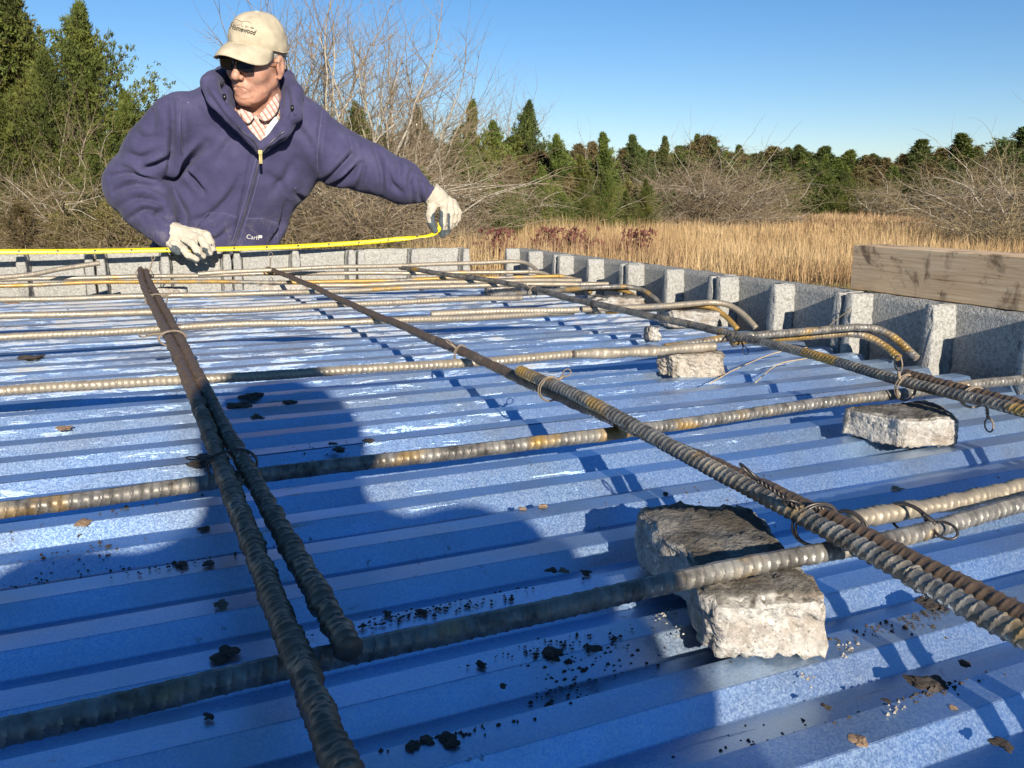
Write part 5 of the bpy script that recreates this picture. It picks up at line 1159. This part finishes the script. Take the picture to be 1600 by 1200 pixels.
br=[(1060,258,38,'pale',1.3),(1120,245,37,'pale',1.3),(1175,262,40,'pale',1.2),(1010,285,36,'pale',1.2),(960,285,33,'brush',1.2),(905,275,30,'pale',1.2),(850,290,28,'brush',1.2),(1395,272,57,'pale',1.3),(1440,285,56,'brush',1.3),
 (1500,262,50,'brush',1.6),(1545,250,33,'pale',1.4),(1585,240,27,'brush',1.3),(1620,225,24,'pale',1.4),(1600,270,22,'brush',1.5),(1660,240,24,'brush',1.5),(1740,240,26,'pale',1.5),
 (640,235,24,'brush',1.2),(610,205,19,'pale',1.35),(540,205,18.5,'pale',1.3),(590,250,17,'brush',1.4),(660,255,21,'brush',1.4),(690,275,22,'pale',1.1),(500,260,17,'brush',1.5),(800,262,26,'pale',1.1),(470,205,18.5,'pale',1.3),
 (80,300,17,'brush',1.4),(170,290,16.5,'brush',1.4),(10,300,16.5,'brush',1.4),(235,280,17.5,'brush',1.3),(120,235,17.8,'pale',1.2),(-80,290,17,'brush',1.5),(-170,280,18,'pale',1.5),(670,215,22,'pale',1.2),(1085,245,39,'pale',1.5),(1040,262,38,'brush',1.4),(1150,250,39,'pale',1.5),(1110,262,38,'brush',1.4),(1090,250,39,'brush',1.3),(1145,262,39,'brush',1.3)]
yg=[(728,222,23.5,'cedar',.95),(752,262,23,'cedar',1.1),(782,285,24,'cedar',1.2),(845,262,26,'cedar',1.0),(872,290,26.5,'cedar',1.3),(908,285,27.5,'cedar',1.3),(948,268,29,'cedar',1.0),(978,296,30,'cedar',1.3),(1008,280,32,'cedar',1.0),(660,262,20.5,'cedar',1.0),(1222,252,58,'cedar',1.3),(1250,244,59,'cedar',1.2),(1285,246,58,'cedar',1.3),(1318,262,58,'cedar',1.3)]
row(yg,dict(cedar='leafy young cedar low to the ground'),'at the field edge','young cedars at the field edge')
row(br,dict(pale='pale barked leafless bush',brush='dense brown leafless bush'),'along the field edge','leafless brush along the field edge')
un=[(-60,320,16.8),(25,315,16.2),(95,325,16.5),(160,318,16.3),(225,325,16.6),(60,290,17.6),(140,285,17.8),(470,320,17.5),(520,305,18),(570,315,18.2),(625,310,19.5),(670,312,22),(500,340,16.5),(600,335,17.5),(440,330,17.5),(400,330,17.5),(350,330,17),(300,330,17),(730,275,25),(755,290,25),(780,280,26),(810,292,27),(835,280,27),(865,295,28),(890,278,29),(935,285,31),(915,300,30),(960,295,32),(980,285,33),(1210,290,60),(1250,295,62),(1290,290,61),(1330,290,62),(1360,296,60),(1380,285,60),(1430,290,60),(1480,290,58),(1530,290,48),(1600,295,30),(1015,290,36),(1050,300,37),(1085,290,38),(1150,300,42)]
row([(a,b,c,'under',1.35) for a,b,c in un],dict(under='low evergreen bush'),'at the foot of the trees','low bushes under the trees')

def grass(name,mat,zones,seed,label,blade=7):
    rs=np.random.RandomState(seed); Vs=[]
    for (d0,d1,pa,pb,dens,h,hw,bw) in zones:
        # area between two depths and two picture bearings
        a0=math.atan2(*(gp(pa,10)[:2])); a1=math.atan2(*(gp(pb,10)[:2])); area=.5*abs(a1-a0)*(d1*d1-d0*d0); n=int(area*dens)
        r=np.sqrt(rs.uniform(d0*d0,d1*d1,n)); a=rs.uniform(a0,a1,n); C=np.stack([r*np.sin(a),r*np.cos(a),0*r],1)
        nz=Noise(seed,4,.22,3)(C); keep=rs.rand(n)<np.clip(.75+.35*nz,.15,1); C=C[keep]; nz=nz[keep]
        m=len(C); C=np.repeat(C,blade,0); hh=np.repeat(h*(1+.3*nz)*rs.uniform(.6,1.25,m),blade)*rs.uniform(.55,1.1,m*blade); m=len(C)
        C[:,:2]+=rs.normal(size=(m,2))*hw; an=rs.uniform(0,6.28,m); ln=np.abs(rs.normal(size=m))*.34*hh
        tip=C+np.stack([np.cos(an)*ln,np.sin(an)*ln,hh],1); sd=np.stack([np.cos(an+1.3),np.sin(an+1.3),0*an],1)*bw
        mid=C*.45+tip*.55; mid[:,2]+=.04*hh
        Vs.append(np.stack([C-sd,C+sd,mid+sd*.9, C-sd,mid+sd*.9,mid-sd*.9, mid-sd*.9,mid+sd*.9,tip],1).reshape(-1,3))
    V=np.concatenate(Vs); tag(link(name,tri_mesh(name,V),MT[mat]),label,'grass',kind='stuff')
grass('tall_dry_grass','grass',[(14.5,22,640,1720,50,.47,.15,.0038),(22,32,640,1750,28,.50,.18,.0055),(32,62,950,1800,11,.42,.25,.012)],51,'tall tan broomsedge grass filling the field beyond the wall')
grass('reddish_weeds','grassr',[(15,20,640,1060,26,.50,.13,.0045),(40,62,1000,1800,6,.42,.25,.014)],52,'reddish brown weeds mixed through the far and near field')
grass('short_grass','lawn',[(7,14.5,560,1750,110,.09,.05,.004),(14.5,19,-300,700,30,.34,.08,.006)],53,'short green and tan grass between the wall and the tall field')
def red_bush(px,d,lb,seed):
    rs=np.random.RandomState(seed); p=gp(px,d); o=empty('sumac_sprout',(p[0],p[1],0),lb,'shrub','red leaved sprouts in the grass')
    C=np.stack([rs.normal(size=70)*.16,rs.normal(size=70)*.16,rs.uniform(.25,.72,70)],1); V=sprigs(C,np.repeat([[0,0,1.]],70,0),rs,.07,.02,6)
    link('leaves',tri_mesh('leaves',V),MT['redleaf'],o)
    tv=[];tf=[];b=0
    for q in range(7):
        e=C[q*9]; v,f=tube_vf(np.array([[0,0,0],e*.5,e]),.006,3,b); tv.append(v);tf.append(f);b+=len(v)
    link('stem',mesh_np('stem',np.concatenate(tv),np.concatenate(tf)),MT['twig'],o)
red_bush(858,16,'red leaved sprout standing right above the corner of the walls',1); red_bush(998,16.2,'larger red leaved sprout above the middle of the right wall',2); red_bush(905,16.5,'small red leaved sprout between the other two',3); red_bush(776,15.5,'red leaved sprig seen through the corner gap',4)
